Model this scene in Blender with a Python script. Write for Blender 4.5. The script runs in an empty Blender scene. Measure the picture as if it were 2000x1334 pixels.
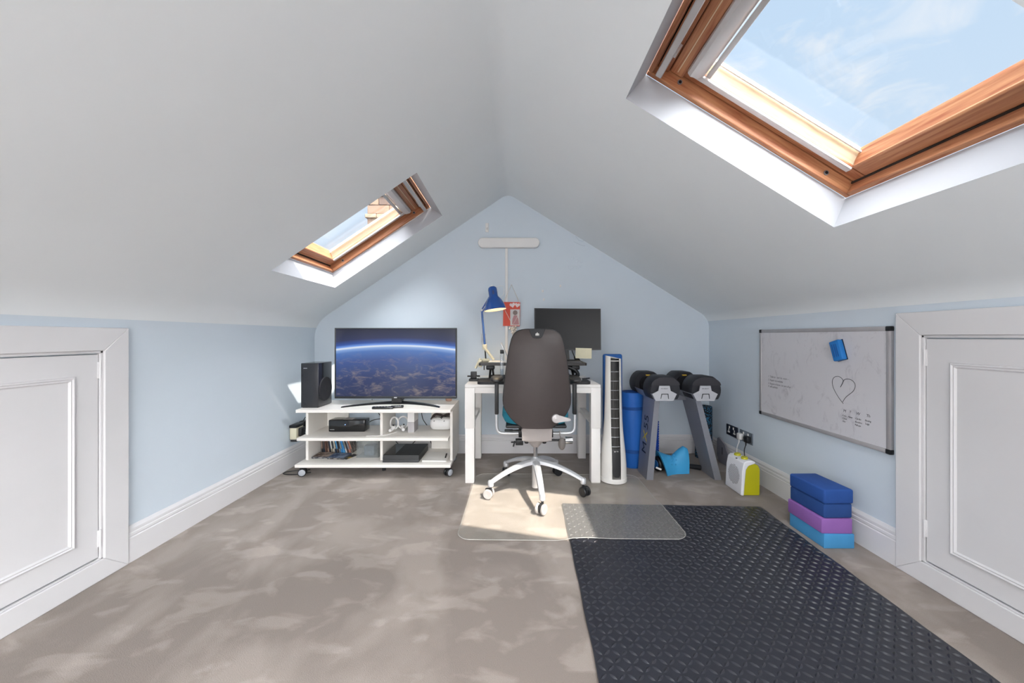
import bpy, bmesh, math, random
from mathutils import Vector, Matrix

random.seed(7)
R = math.radians
SC = bpy.context.scene
COL = SC.collection

# ------------------------------------------------------------------ camera, sky, sun, lights, exposure
cam_d = bpy.data.cameras.new('camera'); cam = bpy.data.objects.new('camera', cam_d); COL.objects.link(cam)
cam.location = (0, 0, 1.05); cam.rotation_euler = (R(90), 0, 0)
cam_d.sensor_width = 36.0; cam_d.lens = 712 * 36 / 2000.0
cam_d.shift_x = -0.002; cam_d.shift_y = -0.005
cam_d.clip_start = 0.02
SC.camera = cam
SC.view_settings.view_transform = 'Standard'
SC.view_settings.look = 'None'
SC.view_settings.exposure = 0.08
SC.view_settings.gamma = 1.0
SC.view_settings.use_curve_mapping = False

def build_world():
    w = bpy.data.worlds.new('summer_sky'); SC.world = w; w.use_nodes = True
    nt = w.node_tree; nt.nodes.clear()
    out = nt.nodes.new('ShaderNodeOutputWorld'); bg = nt.nodes.new('ShaderNodeBackground')
    tc = nt.nodes.new('ShaderNodeTexCoord')
    sep = nt.nodes.new('ShaderNodeSeparateXYZ'); nt.links.new(tc.outputs['Generated'], sep.inputs[0])
    ramp = nt.nodes.new('ShaderNodeValToRGB')
    e = ramp.color_ramp.elements
    e[0].position = 0.0; e[0].color = (.70, .83, .96, 1)
    e[1].position = 1.0; e[1].color = (.50, .71, .97, 1)
    nt.links.new(sep.outputs['Z'], ramp.inputs['Fac'])
    mp = nt.nodes.new('ShaderNodeMapping'); mp.inputs['Scale'].default_value = (1.4, 2.2, 3.2)
    nt.links.new(tc.outputs['Generated'], mp.inputs['Vector'])
    nz = nt.nodes.new('ShaderNodeTexNoise'); nz.inputs['Scale'].default_value = 3.4
    nz.inputs['Detail'].default_value = 9; nz.inputs['Roughness'].default_value = .62
    nz.inputs['Distortion'].default_value = .5
    nt.links.new(mp.outputs[0], nz.inputs['Vector'])
    cr = nt.nodes.new('ShaderNodeValToRGB')
    cr.color_ramp.elements[0].position = .50; cr.color_ramp.elements[0].color = (0, 0, 0, 1)
    cr.color_ramp.elements[1].position = .76; cr.color_ramp.elements[1].color = (1, 1, 1, 1)
    nt.links.new(nz.outputs['Fac'], cr.inputs['Fac'])
    mx = nt.nodes.new('ShaderNodeMixRGB'); mx.inputs[2].default_value = (.93, .96, 1, 1)
    nt.links.new(cr.outputs['Color'], mx.inputs[0]); nt.links.new(ramp.outputs['Color'], mx.inputs[1])
    nt.links.new(mx.outputs[0], bg.inputs['Color']); bg.inputs['Strength'].default_value = 0.96
    nt.links.new(bg.outputs[0], out.inputs[0])
build_world()

def sun_light():
    d = bpy.data.lights.new('sun', 'SUN'); d.energy = 9.5; d.angle = R(0.6); d.color = (1, .93, .82)
    o = bpy.data.objects.new('sun', d); COL.objects.link(o)
    o.rotation_euler = Vector((-.515, .58, -1)).to_track_quat('-Z', 'Y').to_euler()
    o.location = (3, -3, 6)
sun_light()

def area(name, loc, direction, sx, sy, power, color=(1, 1, 1)):
    d = bpy.data.lights.new(name, 'AREA'); d.shape = 'RECTANGLE'; d.size = sx; d.size_y = sy
    d.energy = power; d.color = color
    o = bpy.data.objects.new(name, d); COL.objects.link(o)
    o.location = loc; o.rotation_euler = Vector(direction).to_track_quat('-Z', 'Y').to_euler()
    return o
def soft_fill_sun():
    # extra broad sun added to brighten the room through its roof windows
    d = bpy.data.lights.new('soft_fill_sun', 'SUN'); d.energy = 39; d.angle = R(105); d.color = (.95, .975, 1)
    o = bpy.data.objects.new('soft_fill_sun', d); COL.objects.link(o); o.location = (0, 0, 6)
    o.rotation_euler = Vector((-.45, .5, -1)).to_track_quat('-Z', 'Y').to_euler()
soft_fill_sun()
# added fill lights set at two made-up openings behind the camera
area('rear_fill_area', (-0.02, -2.16, 1.15), (0, 1, 0.03), 2.3, 1.5, 50, (1, .985, .97))
area('rear_top_fill_area', (-1.05, -0.80, 1.74), (.557, 0, -.83), .62, .80, 26, (.96, .98, 1))

# ------------------------------------------------------------------ helpers
def lin(c):
    if isinstance(c, str):
        c = c.lstrip('#'); c = [int(c[i:i + 2], 16) / 255 for i in (0, 2, 4)]
        return tuple((x / 12.92 if x <= .04045 else ((x + .055) / 1.055) ** 2.4) for x in c)
    return tuple(c)

class MB:
    def __init__(s): s.v = []; s.f = []
    def add(s, vs, fs, M=None):
        n = len(s.v)
        for p in vs:
            p = Vector(p)
            s.v.append(M @ p if M is not None else p)
        for f in fs: s.f.append([i + n for i in f])
        return s
    def box(s, c, d, bevel=0, seg=2, M=None, rot=None):
        bm = bmesh.new(); bmesh.ops.create_cube(bm, size=1)
        for v in bm.verts: v.co = Vector((v.co.x * d[0], v.co.y * d[1], v.co.z * d[2]))
        if bevel > 0:
            bmesh.ops.bevel(bm, geom=bm.edges[:], offset=min(bevel, min(d) * .49), segments=seg, affect='EDGES', profile=.5)
        bm.verts.index_update()
        T = Matrix.Translation(c)
        if rot is not None: T = T @ rot.to_4x4()
        if M is not None: T = M @ T
        s.add([v.co.copy() for v in bm.verts], [[v.index for v in f.verts] for f in bm.faces], T)
        bm.free(); return s
    def b2(s, x0, x1, y0, y1, z0, z1, bevel=0, seg=2, M=None):
        return s.box(((x0 + x1) / 2, (y0 + y1) / 2, (z0 + z1) / 2), (abs(x1 - x0), abs(y1 - y0), abs(z1 - z0)), bevel, seg, M)
    def hexa(s, bot, top):
        return s.add(list(bot) + list(top), [[3, 2, 1, 0], [4, 5, 6, 7], [0, 1, 5, 4], [1, 2, 6, 5], [2, 3, 7, 6], [3, 0, 4, 7]])
    def cyl(s, p0, p1, r0, r1=None, n=20, caps=True, M=None):
        if r1 is None: r1 = r0
        p0, p1 = Vector(p0), Vector(p1); ax = (p1 - p0).normalized()
        t = Vector((1, 0, 0)) if abs(ax.x) < .8 else Vector((0, 1, 0))
        a = ax.cross(t).normalized(); b = ax.cross(a)
        vs = []; fs = []
        for p, r in ((p0, r0), (p1, r1)):
            for i in range(n):
                an = 2 * math.pi * i / n
                vs.append(p + a * (math.cos(an) * r) + b * (math.sin(an) * r))
        for i in range(n):
            j = (i + 1) % n; fs.append([i, j, n + j, n + i])
        if caps: fs.append(list(range(n))[::-1]); fs.append(list(range(n, 2 * n)))
        return s.add(vs, fs, M)
    def lathe(s, prof, n=24, c=(0, 0, 0), axis=(0, 0, 1), sx=1, sy=1, M=None, caps=True):
        ax = Vector(axis).normalized()
        t = Vector((1, 0, 0)) if abs(ax.x) < .8 else Vector((0, 1, 0))
        b = ax.cross(t).normalized(); a = b.cross(ax)
        vs = []; fs = []; c = Vector(c); m = len(prof)
        for r, h in prof:
            for i in range(n):
                an = 2 * math.pi * i / n
                vs.append(c + ax * h + a * (math.cos(an) * r * sx) + b * (math.sin(an) * r * sy))
        for k in range(m - 1):
            for i in range(n):
                j = (i + 1) % n; fs.append([k * n + i, k * n + j, (k + 1) * n + j, (k + 1) * n + i])
        if caps:
            if prof[0][0] > 1e-6: fs.append(list(range(n))[::-1])
            if prof[-1][0] > 1e-6: fs.append(list(range((m - 1) * n, m * n)))
        return s.add(vs, fs, M)
    def tube(s, pts, r, n=8, smooth=0, closed=False, M=None, caps=True):
        pts = [Vector(p) for p in pts]
        if smooth: pts = spline(pts, smooth, closed)
        m = len(pts); rs = r if isinstance(r, (list, tuple)) else [r] * m
        if len(rs) != m: rs = [rs[0] + (rs[-1] - rs[0]) * i / (m - 1) for i in range(m)]
        vs = []; fs = []; prev = None
        for k in range(m):
            if closed: d = pts[(k + 1) % m] - pts[k - 1]
            else: d = pts[min(k + 1, m - 1)] - pts[max(k - 1, 0)]
            if d.length < 1e-9: d = Vector((0, 0, 1))
            d.normalize()
            if prev is None:
                t = Vector((0, 0, 1)) if abs(d.z) < .9 else Vector((1, 0, 0))
                a = d.cross(t).normalized()
            else:
                a = (prev - d * prev.dot(d)).normalized()
            prev = a; b = d.cross(a)
            for i in range(n):
                an = 2 * math.pi * i / n
                vs.append(pts[k] + a * (math.cos(an) * rs[k]) + b * (math.sin(an) * rs[k]))
        for k in range(m if closed else m - 1):
            k2 = (k + 1) % m
            for i in range(n):
                j = (i + 1) % n; fs.append([k * n + i, k * n + j, k2 * n + j, k2 * n + i])
        if caps and not closed:
            fs.append(list(range(n))[::-1]); fs.append(list(range((m - 1) * n, m * n)))
        return s.add(vs, fs, M)
    def prism(s, poly, z0, z1, M=None):
        n = len(poly)
        vs = [(p[0], p[1], z0) for p in poly] + [(p[0], p[1], z1) for p in poly]
        fs = [list(range(n))[::-1], list(range(n, 2 * n))]
        for i in range(n):
            j = (i + 1) % n; fs.append([i, j, n + j, n + i])
        return s.add(vs, fs, M)
    def ball(s, c, rx, ry=None, rz=None, n=16, m=10, M=None):
        ry = ry or rx; rz = rz or rx
        vs = [(c[0], c[1], c[2] - rz)]; fs = []
        for k in range(1, m):
            th = math.pi * k / m - math.pi / 2
            for i in range(n):
                an = 2 * math.pi * i / n
                vs.append((c[0] + rx * math.cos(th) * math.cos(an), c[1] + ry * math.cos(th) * math.sin(an), c[2] + rz * math.sin(th)))
        vs.append((c[0], c[1], c[2] + rz)); top = len(vs) - 1
        for i in range(n):
            j = (i + 1) % n
            fs.append([0, 1 + j, 1 + i]); fs.append([top, top - n + i, top - n + j])
        for k in range(m - 2):
            for i in range(n):
                j = (i + 1) % n; a = 1 + k * n
                fs.append([a + i, a + j, a + n + j, a + n + i])
        return s.add(vs, fs, M)
    def grid(s, f, nu, nv, M=None, closeu=False):
        vs = [f(i / nu, j / nv) for j in range(nv + 1) for i in range(nu + 1)]
        fs = []
        for j in range(nv):
            for i in range(nu):
                a = j * (nu + 1) + i; fs.append([a, a + 1, a + nu + 2, a + nu + 1])
        return s.add(vs, fs, M)
    def slab(s, fo, fi, nu, nv):
        """closed shell between an outer and an inner grid surface"""
        n0 = len(s.v); s.grid(fo, nu, nv); n1 = len(s.v)
        k = (nu + 1) * (nv + 1)
        vs = [Vector(fi(i / nu, j / nv)) for j in range(nv + 1) for i in range(nu + 1)]
        s.v += vs
        for j in range(nv):
            for i in range(nu):
                a = n1 + j * (nu + 1) + i; s.f.append([a, a + nu + 1, a + nu + 2, a + 1])
        w = nu + 1
        rim = [i for i in range(w)] + [j * w + nu for j in range(1, nv + 1)] + [nv * w + i for i in range(nu - 1, -1, -1)] + [j * w for j in range(nv - 1, 0, -1)]
        for q in range(len(rim)):
            a, b = rim[q], rim[(q + 1) % len(rim)]
            s.f.append([n0 + b, n0 + a, n1 + a, n1 + b])
        return s
    def xf(s, M): s.v = [M @ p for p in s.v]; return s

def spline(pts, k, closed=False):
    out = []; m = len(pts)
    rng = range(m) if closed else range(m - 1)
    for i in rng:
        p0 = pts[(i - 1) % m] if closed else pts[max(i - 1, 0)]
        p1 = pts[i]; p2 = pts[(i + 1) % m]
        p3 = pts[(i + 2) % m] if closed else pts[min(i + 2, m - 1)]
        for q in range(k):
            t = q / k
            out.append(.5 * ((2 * p1) + (p2 - p0) * t + (2 * p0 - 5 * p1 + 4 * p2 - p3) * t * t + (3 * p1 - p0 - 3 * p2 + p3) * t ** 3))
    if not closed: out.append(pts[-1])
    return out

INV = {}
def mesh_object(name, mb, mat, parent=None, local=False, sharp=38):
    me = bpy.data.meshes.new(name)
    inv = INV.get(parent.name) if parent is not None else None
    vs = mb.v if (local or inv is None) else [inv @ p for p in mb.v]
    me.from_pydata([tuple(p) for p in vs], [], mb.f); me.validate()
    bm = bmesh.new(); bm.from_mesh(me); bmesh.ops.recalc_face_normals(bm, faces=bm.faces[:]); bm.to_mesh(me); bm.free()
    me.shade_smooth(); me.set_sharp_from_angle(angle=R(sharp))
    me.materials.append(mat)
    o = bpy.data.objects.new(name, me); COL.objects.link(o)
    if parent is not None:
        o.parent = parent; INV[o.name] = inv if inv is not None else Matrix.Identity(4)
    return o

def tag(o, label, cat, group=None, kind=None):
    o['label'] = label; o['category'] = cat
    if group: o['group'] = group
    if kind: o['kind'] = kind
    return o

def thing(name, label, cat, loc=(0, 0, 0), rotz=0, group=None, mat4=None):
    o = bpy.data.objects.new(name, None); COL.objects.link(o)
    o.empty_display_size = .05
    M = mat4 if mat4 is not None else Matrix.Translation(loc) @ Matrix.Rotation(rotz, 4, 'Z')
    o.matrix_world = M
    INV[o.name] = M.inverted()
    return tag(o, label, cat, group)

def part(p, name, mb, mat, label=None, local=False, sharp=38, kind=None):
    o = mesh_object(name, mb, mat, p, local, sharp)
    if label: o['label'] = label
    if kind: o['kind'] = kind
    return o

def solo(name, label, cat, mb, mat, group=None, kind=None, sharp=38):
    """a thing that is one mesh: origin at its base centre"""
    xs = [p.x for p in mb.v]; ys = [p.y for p in mb.v]; z0 = min(p.z for p in mb.v)
    c = Vector(((min(xs) + max(xs)) / 2, (min(ys) + max(ys)) / 2, z0))
    mb.v = [p - c for p in mb.v]
    o = mesh_object(name, mb, mat, sharp=sharp); o.location = c
    INV[o.name] = Matrix.Translation(c).inverted()
    return tag(o, label, cat, group, kind)

def struct(name, mb, mat, parent=None, sharp=30):
    o = mesh_object(name, mb, mat, parent, sharp=sharp)
    if parent is None: o['kind'] = 'structure'
    return o

def struct_root(name, label=None, mat4=None):
    o = bpy.data.objects.new(name, None); COL.objects.link(o); o.empty_display_size = .05
    M = mat4 if mat4 is not None else Matrix.Identity(4)
    o.matrix_world = M; INV[o.name] = M.inverted(); o['kind'] = 'structure'
    if label: o['label'] = label
    return o

def text_mb(body, size, M, ext=.0003, align='LEFT', shear=0, space=1.0):
    cu = bpy.data.curves.new('lettering', 'FONT'); cu.body = body; cu.size = size; cu.extrude = ext
    cu.align_x = align; cu.shear = shear; cu.space_character = space; cu.resolution_u = 3
    ob = bpy.data.objects.new('lettering_tmp', cu); COL.objects.link(ob)
    dg = bpy.context.evaluated_depsgraph_get()
    me = bpy.data.meshes.new_from_object(ob.evaluated_get(dg))
    mb = MB(); mb.add([v.co.copy() for v in me.vertices], [list(p.vertices) for p in me.polygons], M)
    bpy.data.objects.remove(ob); bpy.data.curves.remove(cu); bpy.data.meshes.remove(me)
    return mb

# ------------------------------------------------------------------ materials (all procedural)
MATS = {}
def mat(name, col, rough=.5, metal=0.0, spec=.5, var=.06, vscale=12, bump=0, bscale=200, coat=0, emit=None, estr=0, sheen=0, alpha=1):
    if name in MATS: return MATS[name]
    m = bpy.data.materials.new(name); m.use_nodes = True; nt = m.node_tree
    b = nt.nodes['Principled BSDF']; c = lin(col)
    tc = nt.nodes.new('ShaderNodeTexCoord')
    nz = nt.nodes.new('ShaderNodeTexNoise'); nz.inputs['Scale'].default_value = vscale; nz.inputs['Detail'].default_value = 4
    nt.links.new(tc.outputs['Object'], nz.inputs['Vector'])
    rp = nt.nodes.new('ShaderNodeValToRGB')
    rp.color_ramp.elements[0].position = .3; rp.color_ramp.elements[0].color = tuple(x * (1 - var) for x in c) + (1,)
    rp.color_ramp.elements[1].position = .7; rp.color_ramp.elements[1].color = tuple(min(1, x * (1 + var)) for x in c) + (1,)
    nt.links.new(nz.outputs['Fac'], rp.inputs['Fac']); nt.links.new(rp.outputs['Color'], b.inputs['Base Color'])
    b.inputs['Roughness'].default_value = rough; b.inputs['Metallic'].default_value = metal
    b.inputs['Specular IOR Level'].default_value = spec
    b.inputs['Coat Weight'].default_value = coat; b.inputs['Coat Roughness'].default_value = .08
    b.inputs['Sheen Weight'].default_value = sheen
    if emit:
        b.inputs['Emission Color'].default_value = lin(emit) + (1,); b.inputs['Emission Strength'].default_value = estr
    if bump:
        n2 = nt.nodes.new('ShaderNodeTexNoise'); n2.inputs['Scale'].default_value = bscale; n2.inputs['Detail'].default_value = 3
        nt.links.new(tc.outputs['Object'], n2.inputs['Vector'])
        bp = nt.nodes.new('ShaderNodeBump'); bp.inputs['Strength'].default_value = bump; bp.inputs['Distance'].default_value = .004
        nt.links.new(n2.outputs['Fac'], bp.inputs['Height']); nt.links.new(bp.outputs[0], b.inputs['Normal'])
    MATS[name] = m; return m

def clear_mat(name, tint, milk=.1, milk_col=(.8, .8, .8), gloss=.08, rough=.05, bump=0):
    """thin clear sheet: mostly straight-through, a little milky, with a reflection"""
    m = bpy.data.materials.new(name); m.use_nodes = True; nt = m.node_tree; nt.nodes.clear()
    out = nt.nodes.new('ShaderNodeOutputMaterial')
    tr = nt.nodes.new('ShaderNodeBsdfTransparent'); tr.inputs[0].default_value = lin(tint) + (1,)
    df = nt.nodes.new('ShaderNodeBsdfDiffuse'); df.inputs[0].default_value = tuple(milk_col) + (1,)
    gl = nt.nodes.new('ShaderNodeBsdfGlossy'); gl.inputs['Roughness'].default_value = rough
    a = nt.nodes.new('ShaderNodeMixShader'); a.inputs[0].default_value = milk
    nt.links.new(tr.outputs[0], a.inputs[1]); nt.links.new(df.outputs[0], a.inputs[2])
    lw = nt.nodes.new('ShaderNodeLayerWeight'); lw.inputs['Blend'].default_value = .5
    pw = nt.nodes.new('ShaderNodeMath'); pw.operation = 'POWER'; pw.inputs[1].default_value = 5
    nt.links.new(lw.outputs['Facing'], pw.inputs[0])
    ad = nt.nodes.new('ShaderNodeMath'); ad.operation = 'MULTIPLY_ADD'; ad.inputs[1].default_value = .95; ad.inputs[2].default_value = .035
    nt.links.new(pw.outputs[0], ad.inputs[0])
    mu = nt.nodes.new('ShaderNodeMath'); mu.operation = 'MULTIPLY'; mu.inputs[1].default_value = gloss
    mu.use_clamp = True
    nt.links.new(ad.outputs[0], mu.inputs[0])
    c = nt.nodes.new('ShaderNodeMixShader'); nt.links.new(mu.outputs[0], c.inputs[0])
    nt.links.new(a.outputs[0], c.inputs[1]); nt.links.new(gl.outputs[0], c.inputs[2])
    if bump:
        tc = nt.nodes.new('ShaderNodeTexCoord'); nz = nt.nodes.new('ShaderNodeTexNoise'); nz.inputs['Scale'].default_value = 60
        nt.links.new(tc.outputs['Object'], nz.inputs['Vector'])
        bp = nt.nodes.new('ShaderNodeBump'); bp.inputs['Strength'].default_value = bump; bp.inputs['Distance'].default_value = .002
        nt.links.new(nz.outputs['Fac'], bp.inputs['Height']); nt.links.new(bp.outputs[0], gl.inputs['Normal'])
    nt.links.new(c.outputs[0], out.inputs[0]); MATS[name] = m; return m

def wood_mat(name, axis, c0, c1):
    m = bpy.data.materials.new(name); m.use_nodes = True; nt = m.node_tree; b = nt.nodes['Principled BSDF']
    tc = nt.nodes.new('ShaderNodeTexCoord'); mp = nt.nodes.new('ShaderNodeMapping')
    sc = [26, 26, 26]; sc[axis] = 1.6
    mp.inputs['Scale'].default_value = sc
    nt.links.new(tc.outputs['Object'], mp.inputs['Vector'])
    nz = nt.nodes.new('ShaderNodeTexNoise'); nz.inputs['Scale'].default_value = 2.6; nz.inputs['Detail'].default_value = 6
    nz.inputs['Distortion'].default_value = 1.1
    nt.links.new(mp.outputs[0], nz.inputs['Vector'])
    rp = nt.nodes.new('ShaderNodeValToRGB')
    rp.color_ramp.elements[0].position = .28; rp.color_ramp.elements[0].color = lin(c0) + (1,)
    rp.color_ramp.elements[1].position = .72; rp.color_ramp.elements[1].color = lin(c1) + (1,)
    nt.links.new(nz.outputs['Fac'], rp.inputs['Fac']); nt.links.new(rp.outputs[0], b.inputs['Base Color'])
    b.inputs['Roughness'].default_value = .42
    MATS[name] = m; return m

def carpet_mat():
    m = bpy.data.materials.new('carpet'); m.use_nodes = True; nt = m.node_tree; b = nt.nodes['Principled BSDF']
    tc = nt.nodes.new('ShaderNodeTexCoord')
    def noise(scale, detail, dist, sc=(1, 1, 1), rot=0):
        mp = nt.nodes.new('ShaderNodeMapping'); mp.inputs['Scale'].default_value = sc; mp.inputs['Rotation'].default_value = (0, 0, rot)
        nt.links.new(tc.outputs['Object'], mp.inputs['Vector'])
        n = nt.nodes.new('ShaderNodeTexNoise'); n.inputs['Scale'].default_value = scale; n.inputs['Detail'].default_value = detail
        n.inputs['Distortion'].default_value = dist; nt.links.new(mp.outputs[0], n.inputs['Vector']); return n.outputs['Fac']
    def ramp(fac, a, b_, ca=(0, 0, 0, 1), cb=(1, 1, 1, 1)):
        r = nt.nodes.new('ShaderNodeValToRGB'); r.color_ramp.elements[0].position = a; r.color_ramp.elements[1].position = b_
        r.color_ramp.elements[0].color = ca; r.color_ramp.elements[1].color = cb
        nt.links.new(fac, r.inputs[0]); return r.outputs[0]
    def mix(f, a, b_, mode='MIX'):
        x = nt.nodes.new('ShaderNodeMixRGB'); x.blend_type = mode
        if isinstance(f, float): x.inputs[0].default_value = f
        else: nt.links.new(f, x.inputs[0])
        for q, v in ((1, a), (2, b_)):
            if isinstance(v, tuple): x.inputs[q].default_value = v
            else: nt.links.new(v, x.inputs[q])
        return x.outputs[0]
    # trodden pile: soft brushed patches that lie the other way
    p1 = ramp(noise(2.2, 5, .35, (1, .7, 1), .6), .48, .60)
    p2 = ramp(noise(6.2, 4, .45, (.75, 1.3, 1), -.7), .53, .63)
    pm = mix(.45, p1, p2, 'MIX')
    base = mix(pm, lin('#877c74') + (1,), lin('#aca098') + (1,))
    fine = ramp(noise(420, 2, 0), .3, .7, (.86, .86, .86, 1), (1.0, 1.0, 1.0, 1))
    base = mix(1.0, base, fine, 'MULTIPLY')
    nt.links.new(base, b.inputs['Base Color'])
    b.inputs['Roughness'].default_value = .95; b.inputs['Specular IOR Level'].default_value = .1
    b.inputs['Sheen Weight'].default_value = .15
    bp = nt.nodes.new('ShaderNodeBump'); bp.inputs['Strength'].default_value = .35; bp.inputs['Distance'].default_value = .004
    n = noise(300, 3, 0); nt.links.new(n, bp.inputs['Height']); nt.links.new(bp.outputs[0], b.inputs['Normal'])
    return m

def screen_mat():
    """the picture on the television: a planet's edge with a thin bright band of air, cloud-streaked surface below"""
    m = bpy.data.materials.new('screen_picture'); m.use_nodes = True; nt = m.node_tree; b = nt.nodes['Principled BSDF']
    tc = nt.nodes.new('ShaderNodeTexCoord')
    def math_(op, a, b_=None):
        n = nt.nodes.new('ShaderNodeMath'); n.operation = op
        for i, v in enumerate((a, b_)):
            if v is None: continue
            if isinstance(v, (int, float)): n.inputs[i].default_value = v
            else: nt.links.new(v, n.inputs[i])
        return n.outputs[0]
    sep = nt.nodes.new('ShaderNodeSeparateXYZ'); nt.links.new(tc.outputs['Object'], sep.inputs[0])
    x, z = sep.outputs['X'], sep.outputs['Z']
    RAD = 3.5; cz = .405 - RAD            # local z: 0 at the bottom edge of the picture, .535 at the top
    dz = math_('SUBTRACT', z, cz)
    d = math_('SUBTRACT', math_('SQRT', math_('ADD', math_('MULTIPLY', x, x), math_('MULTIPLY', dz, dz))), RAD)
    fac = math_('ADD', math_('MULTIPLY', d, 1.8), .75)
    rp = nt.nodes.new('ShaderNodeValToRGB'); cr = rp.color_ramp
    stops = [(.0, '#222b4c'), (.30, '#2a3a68'), (.55, '#3c5590'), (.68, '#4d74b8'), (.725, '#86a8dc'), (.748, '#e4ecf6'), (.765, '#6f9be6'), (.80, '#2b4f9e'), (.86, '#2b3356'), (1.0, '#26293c')]
    cr.elements[0].position = stops[0][0]; cr.elements[0].color = lin(stops[0][1]) + (1,)
    cr.elements[1].position = stops[-1][0]; cr.elements[1].color = lin(stops[-1][1]) + (1,)
    for p, c in stops[1:-1]:
        e = cr.elements.new(p); e.color = lin(c) + (1,)
    nt.links.new(fac, rp.inputs[0])
    mp = nt.nodes.new('ShaderNodeMapping'); mp.inputs['Scale'].default_value = (3.2, 1, 7.5); mp.inputs['Rotation'].default_value = (0, R(18), 0)
    nt.links.new(tc.outputs['Object'], mp.inputs['Vector'])
    nz = nt.nodes.new('ShaderNodeTexNoise'); nz.inputs['Scale'].default_value = 2.6; nz.inputs['Detail'].default_value = 9
    nz.inputs['Roughness'].default_value = .72; nz.inputs['Distortion'].default_value = .7
    nt.links.new(mp.outputs[0], nz.inputs['Vector'])
    cl = nt.nodes.new('ShaderNodeValToRGB'); cl.color_ramp.elements[0].position = .50; cl.color_ramp.elements[1].position = .74
    nt.links.new(nz.outputs['Fac'], cl.inputs[0])
    below = math_('MULTIPLY', math_('MINIMUM', math_('MAXIMUM', math_('MULTIPLY', d, -5.0), 0.0), 1.0), .75)
    f2 = math_('MULTIPLY', cl.outputs[0], below)
    mx = nt.nodes.new('ShaderNodeMixRGB'); mx.inputs[2].default_value = lin('#a3958c') + (1,)
    nt.links.new(f2, mx.inputs[0]); nt.links.new(rp.outputs[0], mx.inputs[1])
    b.inputs['Base Color'].default_value = (.01, .01, .012, 1); b.inputs['Roughness'].default_value = .16
    b.inputs['Specular IOR Level'].default_value = .35
    nt.links.new(mx.outputs[0], b.inputs['Emission Color']); b.inputs['Emission Strength'].default_value = .9
    return m

def speckle_mat(name, c0, c1, scale, lo=.55, hi=.6):
    m = bpy.data.materials.new(name); m.use_nodes = True; nt = m.node_tree; b = nt.nodes['Principled BSDF']
    tc = nt.nodes.new('ShaderNodeTexCoord'); n = nt.nodes.new('ShaderNodeTexNoise'); n.inputs['Scale'].default_value = scale
    n.inputs['Detail'].default_value = 3; nt.links.new(tc.outputs['Object'], n.inputs['Vector'])
    r = nt.nodes.new('ShaderNodeValToRGB'); r.color_ramp.elements[0].position = lo; r.color_ramp.elements[1].position = hi
    r.color_ramp.elements[0].color = lin(c0) + (1,); r.color_ramp.elements[1].color = lin(c1) + (1,)
    nt.links.new(n.outputs['Fac'], r.inputs[0]); nt.links.new(r.outputs[0], b.inputs['Base Color'])
    b.inputs['Roughness'].default_value = .8
    return m

BLUE_WALL = mat('pale_blue_paint', '#d0dae3', .75, spec=.25, var=.012, vscale=3, bump=.05, bscale=90)
CEIL = mat('off_white_ceiling_paint', '#e8ecee', .8, spec=.2, var=.012, vscale=2.5, bump=.06, bscale=60)
WHITE = mat('white_gloss_paint', '#dcdadb', .38, var=.015, vscale=6)
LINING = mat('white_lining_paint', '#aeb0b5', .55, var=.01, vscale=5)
CARPET = carpet_mat()
WOOD_X = wood_mat('pine_along_width', 0, '#96573a', '#c28c64')
WOOD_Y = wood_mat('pine_along_slope', 1, '#96573a', '#c28c64')
PALEWOOD_X = wood_mat('pale_pine_along_width', 0, '#cfb592', '#e0cdb0')
SUNLIT_WOOD_Y = wood_mat('sunlit_pine_along_slope', 1, '#cfb592', '#e0cdb0')  # sunlight on the side beads painted in as a paler wood tone
ALU = mat('pale_aluminium', '#c9c6c5', .42, .35, var=.02)
GLASS = clear_mat('window_glass', '#ffffff', 0.0, gloss=.8, rough=.0)
DARKGAP = mat('dark_gasket', '#2a211c', .8)
BLACK = mat('black_plastic', '#17181b', .42, var=.1)
BLACKGLOSS = mat('black_gloss', '#101114', .12, spec=.5, coat=.4, var=.05)
CHARCOAL = mat('charcoal_plastic', '#2c2a2b', .5, var=.05)
WHITEPL = mat('white_plastic', '#e6e4e2', .35, var=.015)
MELAMINE = mat('white_melamine', '#ebe6df', .42, var=.012, vscale=8)
DESKWHITE = mat('white_desk_lacquer', '#ece8e4', .32, var=.012)
SILVER = mat('silver_metal', '#bdbec0', .32, .85, var=.03)
SATIN = mat('satin_aluminium', '#d4d5d8', .35, .55, var=.02)
CHROME = mat('chrome', '#cfd0d2', .12, 1.0, var=.02)
GREYMET = mat('grey_steel', '#8d8f94', .38, .65, var=.03)
GREYPL = mat('grey_plastic', '#a8a3a0', .45, var=.03)
CREAM = mat('cream_plastic', '#d8d2b8', .45, var=.03)
RED = mat('coral_card', '#dc5a48', .7, var=.05)
PAPER = mat('white_paper', '#eceae6', .8, var=.02)
INK = mat('marker_ink', '#26262c', .7, var=.05)
FADED_INK = mat('faded_marker_ink', '#6d6b72', .7, var=.05)
STEELBLUE = mat('blue_lamp_enamel', '#144a94', .2, spec=.5, coat=.5, var=.04)

# ------------------------------------------------------------------ room shell
XL, XR, YB, YR = -1.80, 1.76, 3.29, -2.20
ZL, ZR = 1.166, 1.215
XA, ZA = -0.055, 2.339
SL = (ZA - ZL) / (XA - XL)            # left slope rise per metre
SR = (ZA - ZR) / (XR - XA)
aL, aR = math.atan(SL), math.atan(SR)

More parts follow.
